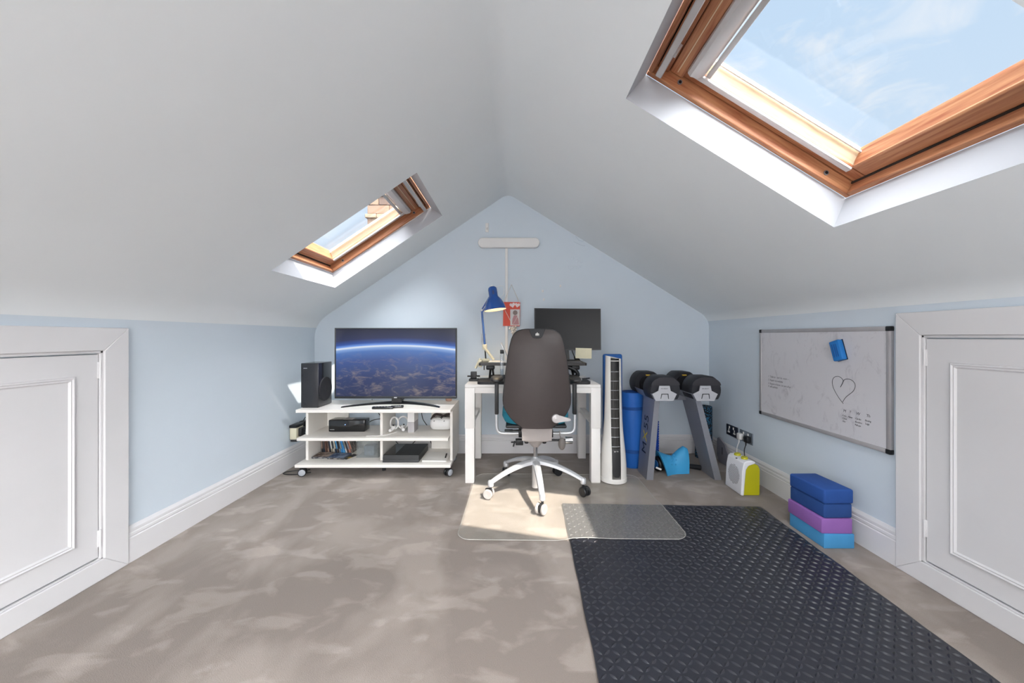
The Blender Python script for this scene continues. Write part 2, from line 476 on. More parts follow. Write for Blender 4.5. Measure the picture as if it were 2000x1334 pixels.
def fillet(p0, p1, p2, t0, t1, n=8):
    p0, p1, p2 = (Vector((p[0], p[1])) for p in (p0, p1, p2))
    a = p1 + (p0 - p1).normalized() * t0; b = p1 + (p2 - p1).normalized() * t1
    return [(a * (1 - t) ** 2 + p1 * (2 * t * (1 - t)) + b * t * t) for t in [i / n for i in range(n + 1)]]
fl = fillet((XL, 0), (XL, ZL), (XA, ZA), .13, .15)
fr_ = fillet((XA, ZA), (XR, ZR), (XR, 0), .10, .09)
fa = fillet((XL, ZL), (XA, ZA), (XR, ZR), .07, .07, 6)
def on_left(x): return Vector((x, ZL + (x - XL) * SL))
def on_right(x): return Vector((x, ZA - (x - XA) * SR))
LX0, LX1, LY0, LY1 = -1.405, -0.563, 2.11, 2.86      # skylight in the left slope
RX0, RX1, RY0, RY1 = 0.457, 1.307, 0.71, 1.49        # skylight in the right slope
ADDED_SKYL = (-1.20, -.42)  # unseen rear skylight, added for its fill light
wall_left_prof = [Vector((XL, 0))] + fl[:4]
wall_right_prof = fr_[5:] + [Vector((XR, 0))]
ceil_prof = fl[3:] + [on_left(LX0), on_left(LX1)] + fa + [on_right(RX0), on_right(RX1)] + fr_[:6]

def sweep_y(prof, y0, y1):
    mb = MB(); n = len(prof)
    mb.add([(p.x, y0, p.y) for p in prof] + [(p.x, y1, p.y) for p in prof], [[i, i + 1, n + i + 1, n + i] for i in range(n - 1)])
    return mb
mb = MB(); mb.add([(XL, YR, 0), (XR, YR, 0), (XR, YB, 0), (XL, YB, 0)], [[0, 1, 2, 3]])
mb.b2(XL, XR, YR, YB, -.05, -.001)
struct('floor', mb, CARPET)
struct('wall_left', sweep_y(wall_left_prof, YR, YB), BLUE_WALL)
struct('wall_right', sweep_y(wall_right_prof, YR, YB), BLUE_WALL)
full = [Vector((XL, 0))] + fl + fa + fr_ + [Vector((XR, 0))]
mb = MB(); mb.add([(p.x, YB, p.y) for p in full] + [(p.x, YB + .1, p.y) for p in full], [list(range(len(full)))] + [[i + len(full) for i in range(len(full))][::-1]] + [[i, (i + 1) % len(full), (i + 1) % len(full) + len(full), i + len(full)] for i in range(len(full))])
struct('wall_back', mb, BLUE_WALL)
# rear gable (behind the photographer) with an added window opening to carry fill light
mb = MB()
wx0, wx1, wz0, wz1 = -1.2, 1.16, .38, 1.92
outer = [Vector((p.x, p.y)) for p in full]
mb.b2(XL, wx0, YR - .1, YR, 0, 1.25); mb.b2(wx1, XR, YR - .1, YR, 0, 1.25)
mb.b2(wx0, wx1, YR - .1, YR, 0, wz0)
top = [(XL, 1.25), (wx0, 1.25), (wx0, wz1), (wx1, wz1), (wx1, 1.25), (XR, 1.25), (XR, 2.45), (XL, 2.45)]
mb.prism(top, -YR, -YR + .1, Matrix.Rotation(R(90), 4, 'X'))
struct('wall_rear', mb, BLUE_WALL)

ysplit = [YR, ADDED_SKYL[0], ADDED_SKYL[1], RY0, RY1, LY0, LY1, YB]
mb = MB(); n = len(ceil_prof)
ilh = 6; irh = n - 6 - 2
for k, y in enumerate(ysplit): mb.v += [Vector((p.x, y, p.y)) for p in ceil_prof]
def is_hole(k, i):
    y0, y1 = ysplit[k], ysplit[k + 1]
    left = i == ilh; right = i == irh
    if left and (y0, y1) == (LY0, LY1): return True
    if right and (y0, y1) == (RY0, RY1): return True
    if left and (y0, y1) == ADDED_SKYL: return True
    return False
for k in range(len(ysplit) - 1):
    for i in range(n - 1):
        if is_hole(k, i): continue
        mb.f.append([k * n + i, k * n + i + 1, (k + 1) * n + i + 1, (k + 1) * n + i])
struct('ceiling', mb, CEIL)
assert abs(ceil_prof[ilh].x - LX0) < 1e-6 and abs(ceil_prof[irh].x - RX0) < 1e-6

# --- skylights ------------------------------------------------------
def basis(origin, u, v, w):
    return Matrix(((u[0], v[0], w[0], origin[0]), (u[1], v[1], w[1], origin[1]), (u[2], v[2], w[2], origin[2]), (0, 0, 0, 1)))

def lining(idx, side, x0, x1, y0, y1, vb, vt, n):
    """white reveal boards from the ceiling plane to the window frame"""
    f = on_left if side < 0 else on_right
    a = aL if side < 0 else aR
    up = Vector((math.cos(a) * (1 if side < 0 else -1), 0, math.sin(a)))
    nn = Vector((math.sin(a) * (-1 if side < 0 else 1), 0, math.cos(a)))
    xb, xt = (x0, x1) if side < 0 else (x1, x0)
    B = Vector((xb, 0, f(xb).y)); T = Vector((xt, 0, f(xt).y)); L = (T - B).length
    inner = []; outerr = []
    for base, off in ((B, up * vb), (T, up * (vt - L))):
        for y in (y0, y1):
            inner.append(base + Vector((0, y, 0))); outerr.append(base + off + nn * n + Vector((0, y, 0)))
    mb = MB()                                  # 0 bottom-y0, 1 bottom-y1, 2 top-y0, 3 top-y1
    Yv = Vector((0, 1, 0)); th = .012
    for q, away in (((0, 1), -up), ((2, 3), up), ((0, 2), -Yv), ((1, 3), Yv)):
        a_, b_ = q
        ring = [inner[a_], inner[b_], outerr[b_], outerr[a_]]
        mb.hexa([p + away * th + (nn * .006 if k_ < 2 else nn * 0) for k_, p in enumerate(ring)], ring)
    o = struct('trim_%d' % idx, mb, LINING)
    c = (sum(outerr, Vector()) / 4)
    u = Vector((0, 1, 0)) if side > 0 else Vector((0, -1, 0))
    return basis(c, u, up, nn), (y1 - y0), (vt - vb)

def skylight(name, M, W, H, label, bolts=True):
    root = struct_root(name, label, M)
    w, h = W / 2, H / 2
    def bar(nm, x0, x1, y0, y1, z0, z1, m, bev=.003, parent=root):
        b = MB().b2(x0, x1, y0, y1, z0, z1, bev, 1); return part(parent, nm, b, m, local=True)
    # outer frame
    t = .022
    jambs = []
    for s in (-1, 1):
        jambs.append(bar('frame_jamb', s * w, s * (w - t), -h, h, 0, .10, WOOD_Y))
        jambs[-1]
    bar('frame_sill', -w + t, w - t, -h, -h + t, 0, .10, WOOD_X)
    bar('frame_head', -w + t, w - t, h - t, h, 0, .10, WOOD_X)
    # dark joint between frame and sash
    g = MB()
    for s in (-1, 1): g.b2(s * (w - t), s * (w - t - .003), -h + t, h - t, .062, .095)
    g.b2(-w + t, w - t, -h + t, -h + t + .006, .045, .095); g.b2(-w + t, w - t, h - .08, h - t, .06, .112)
    part(root, 'gasket', g, DARKGAP, local=True)
    bar('vent_board', -w + t + .004, w - t - .004, h - .073, h - t - .005, .034, .062, WOOD_X, .002)
    # sash
    i0, i1 = t + .003, .078
    sh = h - .075
    for s in (-1, 1):
        b = bar('sash_stile', s * (w - i0), s * (w - i1), -h + i0, h - .075, .052, .112, WOOD_Y)
        wedge = MB(); q = [(w - i1, .062), (w - i1, .112), (w - .104, .112), (w - .098, .100)]
        poly = [(s * a, c) for a, c in q]
        Mx = Matrix(((1, 0, 0, 0), (0, 0, 1, 0), (0, 1, 0, 0), (0, 0, 0, 1)))
        wedge.prism(poly, -h + .08, h - .19, Mx); part(b, 'glazing_bead', wedge, SUNLIT_WOOD_Y, local=True)
        bar('blind_rail', s * (w - .056), s * (w - .079), -h + .085, h - .15, .042, .054, ALU, .002)
        bar('seal_strip', s * (w - .103), s * (w - .109), -h + .10, h - .2, .094, .1, ALU, 0)
    b = bar('sash_bottom_rail', -w + i1, w - i1, -h + i0, -h + .090, .048, .112, WOOD_X, .006)
    wedge = MB(); q = [(-h + .090, .058), (-h + .090, .112), (-h + .112, .112), (-h + .106, .100)]
    Mx = Matrix(((0, 0, 1, 0), (1, 0, 0, 0), (0, 1, 0, 0), (0, 0, 0, 1)))
    wedge.prism(q, -w + .085, w - .085, Mx); part(b, 'glazing_bead', wedge, WOOD_X, local=True)
    b = bar('sash_top_rail', -w + i0, w - i0, h - .135, h - .075, .042, .112, WOOD_X, .004)
    part(b, 'bead', MB().b2(-w + i0 + .02, w - i0 - .02, h - .108, h - .104, .039, .044), PALEWOOD_X, local=True)
    # ventilation bar
    v = bar('ventilation_bar', -w + .045, w - .045, h - .062, h - .036, -.022, -.008, ALU, .003)
    for s in (-.6, .6): part(v, 'bracket', MB().b2(s * w - .01, s * w + .01, h - .07, h - .05, -.009, .03), ALU, local=True)
    # roller blind cassette
    prof = [(h - .135, .032), (h - .14, .022), (h - .155, .015), (h - .185, .024), (h - .2, .045), (h - .205, .09), (h - .135, .09)]
    c = MB(); c.prism([(p, q_) for p, q_ in prof], -w + .085, w - .085, Mx)
    cass = part(root, 'blind_cassette', c, ALU, local=True)
    part(cass, 'pull_bar', MB().b2(-w + .085, w - .085, h - .226, h - .207, .045, .062, .003), ALU, local=True)
    part(root, 'pane', MB().b2(-w + .095, w - .095, -h + .1, h - .19, .1035, .1075), GLASS, local=True)
    if bolts:
        for yy in (-.36, .36):
            for s in (-1, 1):
                b = MB().cyl((s * (w - t), yy * H, .028), (s * (w - t - .003), yy * H, .028), .010, n=14)
                part(root, 'bolt_head', b, GREYMET, local=True)
                part(root, 'bolt_socket', MB().cyl((s * (w - t - .003), yy * H, .028), (s * (w - t - .0036), yy * H, .028), .0062, n=10), BLACK, local=True)
    return root

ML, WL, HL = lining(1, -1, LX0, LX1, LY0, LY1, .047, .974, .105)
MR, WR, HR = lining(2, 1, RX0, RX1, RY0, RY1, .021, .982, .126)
skylight('window_1', ML, WL, HL, 'pine roof window in the left slope with a chimney beyond')
skylight('window_2', MR, WR, HR, 'large pine roof window in the right slope showing open sky')
M3, W3, H3 = lining(3, -1, LX0, LX1, ADDED_SKYL[0], ADDED_SKYL[1], .03, .984, .11)  # reveal boards of the added rear skylight
def plain_window(name, M, W, H):
    root = struct_root(name, None, M); w, h = W / 2, H / 2
    for s in (-1, 1):
        part(root, 'frame_jamb', MB().b2(s * w, s * (w - .06), -h, h, 0, .08), WOOD_Y, local=True)
    part(root, 'frame_sill', MB().b2(-w, w, -h, -h + .06, 0, .08), WOOD_X, local=True)
    part(root, 'frame_head', MB().b2(-w, w, h - .06, h, 0, .08), WOOD_X, local=True)
    part(root, 'pane', MB().b2(-w + .06, w - .06, -h + .06, h - .06, .05, .054), GLASS, local=True)
plain_window('added_skylight', M3, W3, H3)  # unseen roof window, put in to brighten the room
MRW = basis(Vector(((wx0 + wx1) / 2, YR - .02, (wz0 + wz1) / 2)), Vector((1, 0, 0)), Vector((0, 0, 1)), Vector((0, -1, 0)))
plain_window('added_rear_window', MRW, wx1 - wx0, wz1 - wz0)  # unseen gable window, added to hold a fill light

# --- skirting boards -------------------------------------------------
SK = [(0, 0), (.020, 0), (.020, .112), (.0165, .116), (.0185, .122), (.0175, .132), (.0135, .136), (.0145, .141), (.0135, .150), (.009, .157), (.004, .165), (0, .165)]
def skirting(name, axis, wall, direction, a0, a1):
    mb = MB(); n = len(SK)
    for a in (a0, a1):
        for t, z in SK:
            p = wall + direction * t
            mb.v.append(Vector((p, a, z)) if axis == 'y' else Vector((a, p, z)))
    mb.f += [[i, (i + 1) % n, n + (i + 1) % n, n + i] for i in range(n)] + [list(range(n)), list(range(n, 2 * n))[::-1]]
    return struct(name, mb, WHITE, sharp=20)
skirting('baseboard_left', 'y', XL, 1, 1.682, YB - .02)
skirting('baseboard_right', 'y', XR, -1, 1.662, YB - .02)
skirting('baseboard_back', 'x', YB, -1, XL, XR)
skirting('baseboard_left_rear', 'y', XL, 1, YR, .64)
skirting('baseboard_right_rear', 'y', XR, -1, YR, .62)

# --- eaves cupboard doors -------------------------------------------
def eaves_door(name, label, wall, d, ya, yb, ztop, cw, pz0, pz1, hinges):
    """ya near edge, yb far edge of the casing; d = +1 faces +x"""
    root = struct_root(name, label)
    def X(t): return wall + d * t
    th = .024
    def casing(nm, poly):
        mb = MB(); n = len(poly)
        for t in (0, th): mb.v += [Vector((X(t), y, z)) for y, z in poly]
        mb.f += [list(range(n)), list(range(n, 2 * n))[::-1]] + [[i, (i + 1) % n, n + (i + 1) % n, n + i] for i in range(n)]
        o = part(root, nm, mb, WHITE, local=True)
        m = o.modifiers.new('soft', 'BEVEL'); m.width = .003; m.segments = 2
    bw = .088
    zi = ztop - cw
    casing('casing_head', [(ya, ztop), (yb, ztop), (yb - cw, zi), (ya + cw, zi)])
    casing('casing_jamb', [(yb, ztop), (yb, 0), (yb - cw, bw), (yb - cw, zi)])
    casing('casing_jamb', [(ya, ztop), (ya, 0), (ya + cw, bw), (ya + cw, zi)])
    casing('casing_sill', [(ya, 0), (yb, 0), (yb - cw, bw), (ya + cw, bw)])
    # inner stop bead
    st = .011
    mb = MB(); g = .0
    for (y0, y1, z0, z1) in ((ya + cw, yb - cw, zi - st, zi), (yb - cw - st, yb - cw, bw, zi), (ya + cw, ya + cw + st, bw, zi), (ya + cw, yb - cw, bw, bw + st * .6)):
        mb.b2(X(0), X(.017), y0, y1, z0, z1, .002)
    part(root, 'stop_bead', mb, WHITE, local=True)
    ly0, ly1, lz0, lz1 = ya + cw + st + .003, yb - cw - st - .003, bw + st * .6 + .005, zi - st - .004
    leaf = part(root, 'door_leaf', MB().b2(X(0), X(.012), ly0, ly1, lz0, lz1, .0015, 1), WHITE, local=True)
    m0, m1 = ly0 + .10, ly1 - .085
    mw = .022
    prof = [(0, .012), (.002, .018), (.007, .020), (.012, .016), (.016, .018), (mw, .0125), (mw, .010), (0, .010)]
    def mould(nm, p0, p1, inward):
        # mitred strip from p0 to p1 in (y,z); inward = direction to the panel centre
        mb = MB(); n = len(prof); p0 = Vector(p0); p1 = Vector(p1); along = (p1 - p0).normalized(); iw = Vector(inward)
        for p, s in ((p0, 1), (p1, -1)):
            for a, t in prof:
                q = p + iw * a + along * (s * a); mb.v.append(Vector((X(t), q.x, q.y)))
        mb.f += [list(range(n)), list(range(n, 2 * n))[::-1]] + [[i, (i + 1) % n, n + (i + 1) % n, n + i] for i in range(n)]
        part(leaf, nm, mb, WHITE, local=True, sharp=25)
    mould('panel_moulding', (m0, pz1), (m1, pz1), (0, -1)); mould('panel_moulding', (m0, pz0), (m1, pz0), (0, 1))
    mould('panel_moulding', (m1, pz0), (m1, pz1), (-1, 0)); mould('panel_moulding', (m0, pz0), (m0, pz1), (1, 0))
    for hz in hinges:
        h = MB().b2(X(.010), X(.0165), ly1 - .004, ly1 + .012, hz - .035, hz + .035, .001)
        h.cyl((X(.0165), ly1 + .003, hz - .037), (X(.0165), ly1 + .003, hz + .037), .004, n=10)
        part(root, 'hinge', h, WHITE, local=True)
    part(leaf, 'knob', MB().lathe([(.006, 0), (.006, .015), (.015, .02), (.016, .028), (.009, .034), (0, .035)], 16, (X(.012), ly0 + .05, .55), (d, 0, 0)), WHITE, local=True)
eaves_door('door_1', 'white panelled eaves door in the left wall', XL, 1, .66, 1.682, 1.088, .10, .185, .885, (.18, .905))
eaves_door('door_2', 'white panelled eaves door beside the whiteboard', XR, -1, .64, 1.660, 1.155, .10, .178, .945, (.235, .96))

# ------------------------------------------------------------------ things on the floor: mats
def rounded_rect(x0, x1, y0, y1, r, n=6):
    out = []
    for cx, cy, a0 in ((x1 - r, y1 - r, 0), (x0 + r, y1 - r, 90), (x0 + r, y0 + r, 180), (x1 - r, y0 + r, 270)):
        for i in range(n + 1):
            a = R(a0 + 90 * i / n); out.append((cx + r * math.cos(a), cy + r * math.sin(a)))
    return out

# black studded rubber mat; local axes: x across, y along, origin far-left corner
def rubber_mat():
    ang = -R(2.1)
    t = thing('exercise_mat', 'large black rubber exercise mat with raised tread pattern on the carpet', 'mat', (.30, 2.272, 0), ang)
    W, L, TH = 1.205, 1.86, .010
    RUB = mat('black_rubber', '#26272e', .31, spec=.5, var=.05, vscale=30, bump=.12, bscale=900)
    b = MB(); poly = []
    for i in range(25): poly.append((W * i / 24, -.002 * math.sin(i * .9)))
    for i in range(1, 37): poly.append((W + .002 * math.sin(i * 1.3), -L * i / 36))
    for i in range(1, 25): poly.append((W - W * i / 24, -L))
    for i in range(1, 36): poly.append((-.0015 * math.sin(i * 1.1), -L + L * i / 36))
    b.prism(poly, 0, TH)
    part(t, 'sheet', b, RUB, local=True)
    lz = MB(); P = .0285
    nx, ny = int(W / P), int(L / P)
    # one raised lozenge: six-point ridge
    for i in range(nx):
        for j in range(ny):
            cx = (i + .6) * P; cy = -(j + .6) * P
            if cx > W - .015 or cy < -L + .015: continue
            a = R(42) if (i + j) % 2 == 0 else R(-42)
            ca, sa = math.cos(a), math.sin(a); l, w_, hh = .0150, .0052, .0040
            pts = [(-l, 0, 0), (-l * .35, -w_, 0), (l * .35, -w_, 0), (l, 0, 0), (l * .35, w_, 0), (-l * .35, w_, 0), (-l * .5, 0, hh), (l * .5, 0, hh)]
            vs = [(cx + ca * x - sa * y, cy + sa * x + ca * y, TH + z) for x, y, z in pts]
            lz.add(vs, [[0, 1, 6], [1, 2, 7, 6], [2, 3, 7], [3, 4, 7], [4, 5, 6, 7], [5, 0, 6]])
    me = bpy.data.meshes.new('tread_pattern'); me.from_pydata([tuple(p) for p in lz.v], [], lz.f)
    me.shade_smooth(); me.set_sharp_from_angle(angle=R(60)); me.materials.append(RUB)
    o = bpy.data.objects.new('tread_pattern', me); COL.objects.link(o); o.parent = t; o['kind'] = 'stuff'
rubber_mat()

def chair_mat():
    CM = clear_mat('clear_vinyl', '#fbfaf6', .14, (.82, .80, .76), gloss=.55, rough=.16, bump=.35)
    t = thing('chair_mat', 'clear vinyl chair mat under the office chair overlapping the black mat', 'chair mat', (-.30, 1.875, 0), R(-1.0))
    W, L = 1.20, .90
    def zt(x, y):
        wx = x - .30
        k = min(1, max(0, (wx - .22) / .09)); k = k * k * (3 - 2 * k)
        f = min(1, max(0, (2.36 - (y + 1.875)) / .10))
        return .004 + .0125 * k * f + .004 * max(0, 1 - abs(wx - .38) / .12) * max(0, 1 - y / .12)
    poly = rounded_rect(0, W, 0, L, .075)
    bm = bmesh.new()
    nx, ny = 48, 36
    def inside(x, y):
        r = .075
        for cx, sx in ((r, -1), (W - r, 1)):
            for cy, sy in ((r, -1), (L - r, 1)):
                if (x - cx) * sx > 0 and (y - cy) * sy > 0:
                    d = math.hypot(x - cx, y - cy)
                    if d > r:
                        return (cx + (x - cx) * r / d, cy + (y - cy) * r / d)
        return (x, y)
    grid = [[None] * (nx + 1) for _ in range(ny + 1)]
    b = MB()
    for layer in (1, 0):
        for j in range(ny + 1):
            for i in range(nx + 1):
                x, y = inside(W * i / nx, L * j / ny)
                b.v.append(Vector((x, y, zt(x, y) + (.0022 if layer else 0))))
    for j in range(ny):
        for i in range(nx):
            a = j * (nx + 1) + i; b.f.append([a, a + 1, a + nx + 2, a + nx + 1])
    part(t, 'sheet', MB().add(b.v[:(nx + 1) * (ny + 1)], b.f), CM, local=True)
    rim = [(i / 60) for i in range(60)]
    rp = rounded_rect(0, W, 0, L, .075, 8)
    dense = []
    for q in range(len(rp)):
        p0, p1 = Vector(rp[q]), Vector(rp[(q + 1) % len(rp)]); k = max(1, int((p1 - p0).length / .04))
        for s in range(k): dense.append(p0.lerp(p1, s / k))
    b = MB().tube([(p.x, p.y, zt(p.x, p.y) + .0013) for p in dense], .0015, 6, closed=True)
    part(t, 'edge', b, clear_mat('clear_vinyl_edge', '#f4f2ec', .45, (.85, .84, .8), gloss=1.5, rough=.1), local=True)
chair_mat()

# ------------------------------------------------------------------ television unit
TU = thing('tv_unit', 'low white wheeled television unit with open shelves by the left corner', 'tv unit', (-1.045, 2.90, 0))
UX0, UX1, UF, UBK = -1.618, -.470, 2.70, 3.115
part(TU, 'top_board', MB().b2(UX0, UX1, UF, UBK, .483, .506, .0015, 1), MELAMINE)
part(TU, 'middle_shelf', MB().b2(UX0, -.492, UF + .012, UBK - .01, .2715, .293, .0015, 1), MELAMINE)
part(TU, 'bottom_shelf', MB().b2(UX0 - .005, UX1, UF - .005, UBK, .078, .100, .0015, 1), MELAMINE)
part(TU, 'side_panel', MB().b2(-.490, -.470, 2.79, UBK - .004, .100, .483, .001, 1), MELAMINE)
for z0, z1 in ((.100, .2715), (.293, .483)):
    part(TU, 'side_panel', MB().b2(-1.600, -1.580, 2.80, UBK - .014, z0, z1, .001, 1), MELAMINE)
    part(TU, 'divider', MB().b2(-1.027, -1.007, 2.795, UBK - .014, z0, z1, .001, 1), MELAMINE)
    part(TU, 'back_panel', MB().b2(-1.580, -1.40, UBK - .030, UBK - .014, z0, z1, .001, 1), MELAMINE)
    part(TU, 'back_panel', MB().b2(-.70, -.492, UBK - .030, UBK - .014, z0, z1, .001, 1), MELAMINE)
for x, y, an in ((-1.593, 2.745, -72), (-.495, 2.745, -38), (-1.57, 3.07, 20), (-.52, 3.07, -50)):
    Mc = Matrix.Translation((x, y, 0)) @ Matrix.Rotation(R(an), 4, 'Z')
    c = MB().box((0, 0, .052), (.012, .040, .046), .005, M=Mc).cyl((x, y, .03), (x, y, .079), .011, n=14)
    cs = part(TU, 'caster', c, BLACK)
    for s_ in (-1, 1):
        part(cs, 'tyre', MB().lathe([(.010, 0), (.027, 0), (.0295, .003), (.0295, .013), (.026, .016), (.022, .016)], 24, (s_ * .007, 0, .0295), (s_, 0, 0), M=Mc), BLACK)
        part(cs, 'wheel_disc', MB().lathe([(.0, .0185), (.018, .018), (.0235, .016), (.0235, .010)], 24, (s_ * .007, 0, .0295), (s_, 0, 0), M=Mc), mat('grey_wheel', '#a9adb4', .5), 'pale grey wheel disc')
part(TU, 'centre_foot', MB().cyl((-1.02, 2.86, 0), (-1.02, 2.86, .078), .014, n=14), BLACK)

# --- television
TV = thing('television', 'flat black television showing the edge of a blue planet', 'television', (-.943, 2.92, .506))
tx0, tx1, tz0, tz1, ty = -1.428, -.458, .555, 1.117, 2.90
b = MB().b2(tx0, tx1, ty + .008, ty + .035, tz0, tz1, .004); b.b2(tx0 + .1, tx1 - .1, ty + .03, ty + .065, tz0 + .03, tz1 - .15, .012)
part(TV, 'cabinet', b, BLACK)
FR = mat('dark_bezel', '#34363a', .35, .3, var=.03)
fr = MB()
fr.b2(tx0, tx1, ty, ty + .012, tz1 - .010, tz1, .0015); fr.b2(tx0, tx1, ty, ty + .012, tz0, tz0 + .018, .0015)
fr.b2(tx0, tx0 + .009, ty, ty + .012, tz0 + .018, tz1 - .01, .0015); fr.b2(tx1 - .009, tx1, ty, ty + .012, tz0 + .018, tz1 - .01, .0015)
part(TV, 'bezel', fr, FR)
sm = screen_mat()
scr = MB().b2(tx0 + .009 + .943, tx1 - .009 + .943, ty + .005, ty + .0085, 0, tz1 - .01 - tz0 - .018)
me_off = Vector((-.943 - (-.943), 0, tz0 + .018 - .506))
o = mesh_object('screen', MB().add([p - Vector((0, 2.92, 0)) for p in scr.v], scr.f), sm, TV, local=True); o.location = (0, 0, tz0 + .018 - .506)
o['label'] = 'lit screen with a planet seen from above, thin bright band of air'
part(TV, 'logo', MB().b2(-.955, -.932, ty - .0008, ty + .001, tz0 + .004, tz0 + .012), SATIN)
# crescent foot
def cres(s):
    x = -.375 + .75 * s; u = x / .375
    return -.943 + x, 2.955 - .165 * u * u, abs(u)
b = MB(); NS = 28; ring = []
for i in range(NS + 1):
    x, y, u = cres(i / NS); wd = .030 - .012 * u; th = .012 - .004 * u; lift = .010 * (1 - u)
    b.v += [Vector((x, y - wd, .506)), Vector((x, y + wd, .506)), Vector((x, y + wd * .6, .506 + th + lift)), Vector((x, y - wd * .6, .506 + th + lift))]
for i in range(NS):
    a = i * 4
    for k in range(4): b.f.append([a + k, a + (k + 1) % 4, a + 4 + (k + 1) % 4, a + 4 + k])
b.f += [[0, 1, 2, 3], [NS * 4 + 3, NS * 4 + 2, NS * 4 + 1, NS * 4]]
part(TV, 'foot', b, BLACKGLOSS)
part(TV, 'neck', MB().hexa([(-.985, 2.93, .52), (-.90, 2.93, .52), (-.90, 2.975, .52), (-.985, 2.975, .52)], [(-.975, 2.915, .60), (-.91, 2.915, .60), (-.91, 2.95, .60), (-.975, 2.95, .60)]), BLACKGLOSS)

# --- things on the top board
SUB = thing('speaker', 'tall black box speaker with a round driver, left of the television', 'speaker', (-1.553, 2.875, .506))
part(SUB, 'cabinet', MB().b2(-1.620, -1.487, 2.77, 2.975, .509, .846, .004), mat('piano_black', '#26272b', .22, coat=.3, var=.05))
part(SUB, 'base', MB().b2(-1.612, -1.495, 2.778, 2.967, .506, .510), BLACK)
part(SUB, 'driver', MB().lathe([(.0, .004), (.03, .009), (.080, .005), (.086, .007), (.092, .005), (.094, 0), (.0, 0)], 36, (-1.487, 2.874, .640), (1, 0, 0)), mat('speaker_cloth', '#26262a', .8, bump=.3, bscale=700), 'round black cone grille')
part(SUB, 'logo', MB().b2(-1.600, -1.572, 2.7692, 2.7702, .806, .809), SATIN)
def remote(name, label, x0, x1, y, z, btn, wd=.036, rot=0.0):
    M = Matrix.Translation(((x0 + x1) / 2, y, z)) @ Matrix.Rotation(rot, 4, 'Z')
    t = thing(name, label, 'remote', mat4=M); L = x1 - x0
    part(t, 'body', MB().b2(-L / 2, L / 2, -wd / 2, wd / 2, 0, .018, .006), BLACKGLOSS, local=True)
    for i in range(5):
        for j in (-1, 0, 1):
            part(t, 'button', MB().cyl((-L * .32 + i * L * .14, j * .010, .0175), (-L * .32 + i * L * .14, j * .010, .0192), .0032, n=8), btn, local=True)
remote('remote_control', 'black remote control lying lengthways in front of the television foot', -1.062, -.905, 2.735, .506, GREYPL, rot=R(3))
remote('remote_control', 'short remote with silver buttons overlapping beside the longer black remote', -.935, -.842, 2.775, .506, SATIN, .030, R(12))
c = MB().lathe([(.020, 0), (.026, .004), (.027, .035), (.024, .036), (.023, .01), (0, .01)], 20, (-.55, 3.07, .506))
solo('tea_light_cup', 'small pinkish cup at the back right of the television unit top', 'cup', c, mat('pink_clay', '#cfa897', .6))

# --- middle shelf
BXT = thing('media_box', 'black audio box with one blue light on the middle shelf', 'audio box', (-1.325, 2.93, .293))
part(BXT, 'case', MB().b2(-1.468, -1.181, 2.882, 2.985, .295, .388, .007), BLACKGLOSS)
part(BXT, 'foot', MB().b2(-1.455, -1.195, 2.895, 2.975, .293, .296), BLACK)
part(BXT, 'light', MB().cyl((-1.335, 2.8815, .352), (-1.335, 2.8805, .352), .0028, n=10), mat('blue_led', '#8fb4ff', .4, emit='#7ea6ff', estr=3))
part(BXT, 'logo', MB().b2(-1.455, -1.421, 2.8812, 2.8822, .311, .315), SATIN)
part(BXT, 'top_inset', MB().b2(-1.36, -1.285, 2.90, 2.97, .3875, .3885), GREYPL)
def controller(label, x, y, z, tilt, yaw, flip):
    M = Matrix.Translation((x, y, z)) @ Matrix.Rotation(yaw, 4, 'Z') @ Matrix.Rotation(tilt, 4, 'X')
    t = thing('vr_controller', label, 'controller', mat4=M, group='pale game controllers on the middle shelf')
    part(t, 'tracking_ring', MB().tube([(.042 * math.cos(R(a)), 0, .062 + .046 * math.sin(R(a))) for a in range(0, 360, 15)], .0065, 8, closed=True), WHITEPL, local=True)
    part(t, 'handle', MB().tube([(.006 * flip, -.012, .028), (.010 * flip, -.03, .018), (.02 * flip, -.062, .012)], [.016, .017, .012], 12, smooth=4), WHITEPL, local=True)
    part(t, 'thumb_pad', MB().ball((.0, -.006, .033), .021, .018, .010), WHITEPL, local=True)
    part(t, 'stick', MB().cyl((.002, -.010, .040), (.002, -.012, .050), .006, n=10), BLACK, local=True)
controller('white ring-shaped game controller nearest the shelf divider', -.958, 2.905, .2965, R(-6), R(-28), 1)
controller('white ring-shaped game controller tilted against the white box', -.888, 2.925, .2965, R(-8), R(35), -1)
W2 = thing('carton', 'tall slim carton, white above and grey below, on the middle shelf', 'box', (-.811, 2.93, .293))
part(W2, 'lid', MB().b2(-.8375, -.785, 2.868, 2.988, .376, .468, .001, 1), WHITEPL)
part(W2, 'tray', MB().b2(-.8365, -.786, 2.869, 2.987, .293, .376, .001, 1), mat('grey_card', '#b3b0b2', .6))
VR = thing('vr_headset', 'white goggle headset with a dark strap on the middle shelf', 'headset', (-.588, 2.95, .293))
b = MB()
def vrf(u, v):
    a = 2 * math.pi * u; z = v
    sx = .092 * (abs(math.cos(a)) ** .55) * math.copysign(1, math.cos(a)); sy = .048 * (abs(math.sin(a)) ** .55) * math.copysign(1, math.sin(a))
    k = math.sin(math.pi * min(.999, max(.001, v))) ** .28
    k = .35 + .65 * k if 0 < v < 1 else .30
    dip = .012 * math.exp(-(sx / .022) ** 2) * v
    return (-.588 + sx * k, 2.965 + sy * k, .294 + .100 * v - dip)
b.grid(vrf, 36, 14); part(VR, 'shell', b, WHITEPL)
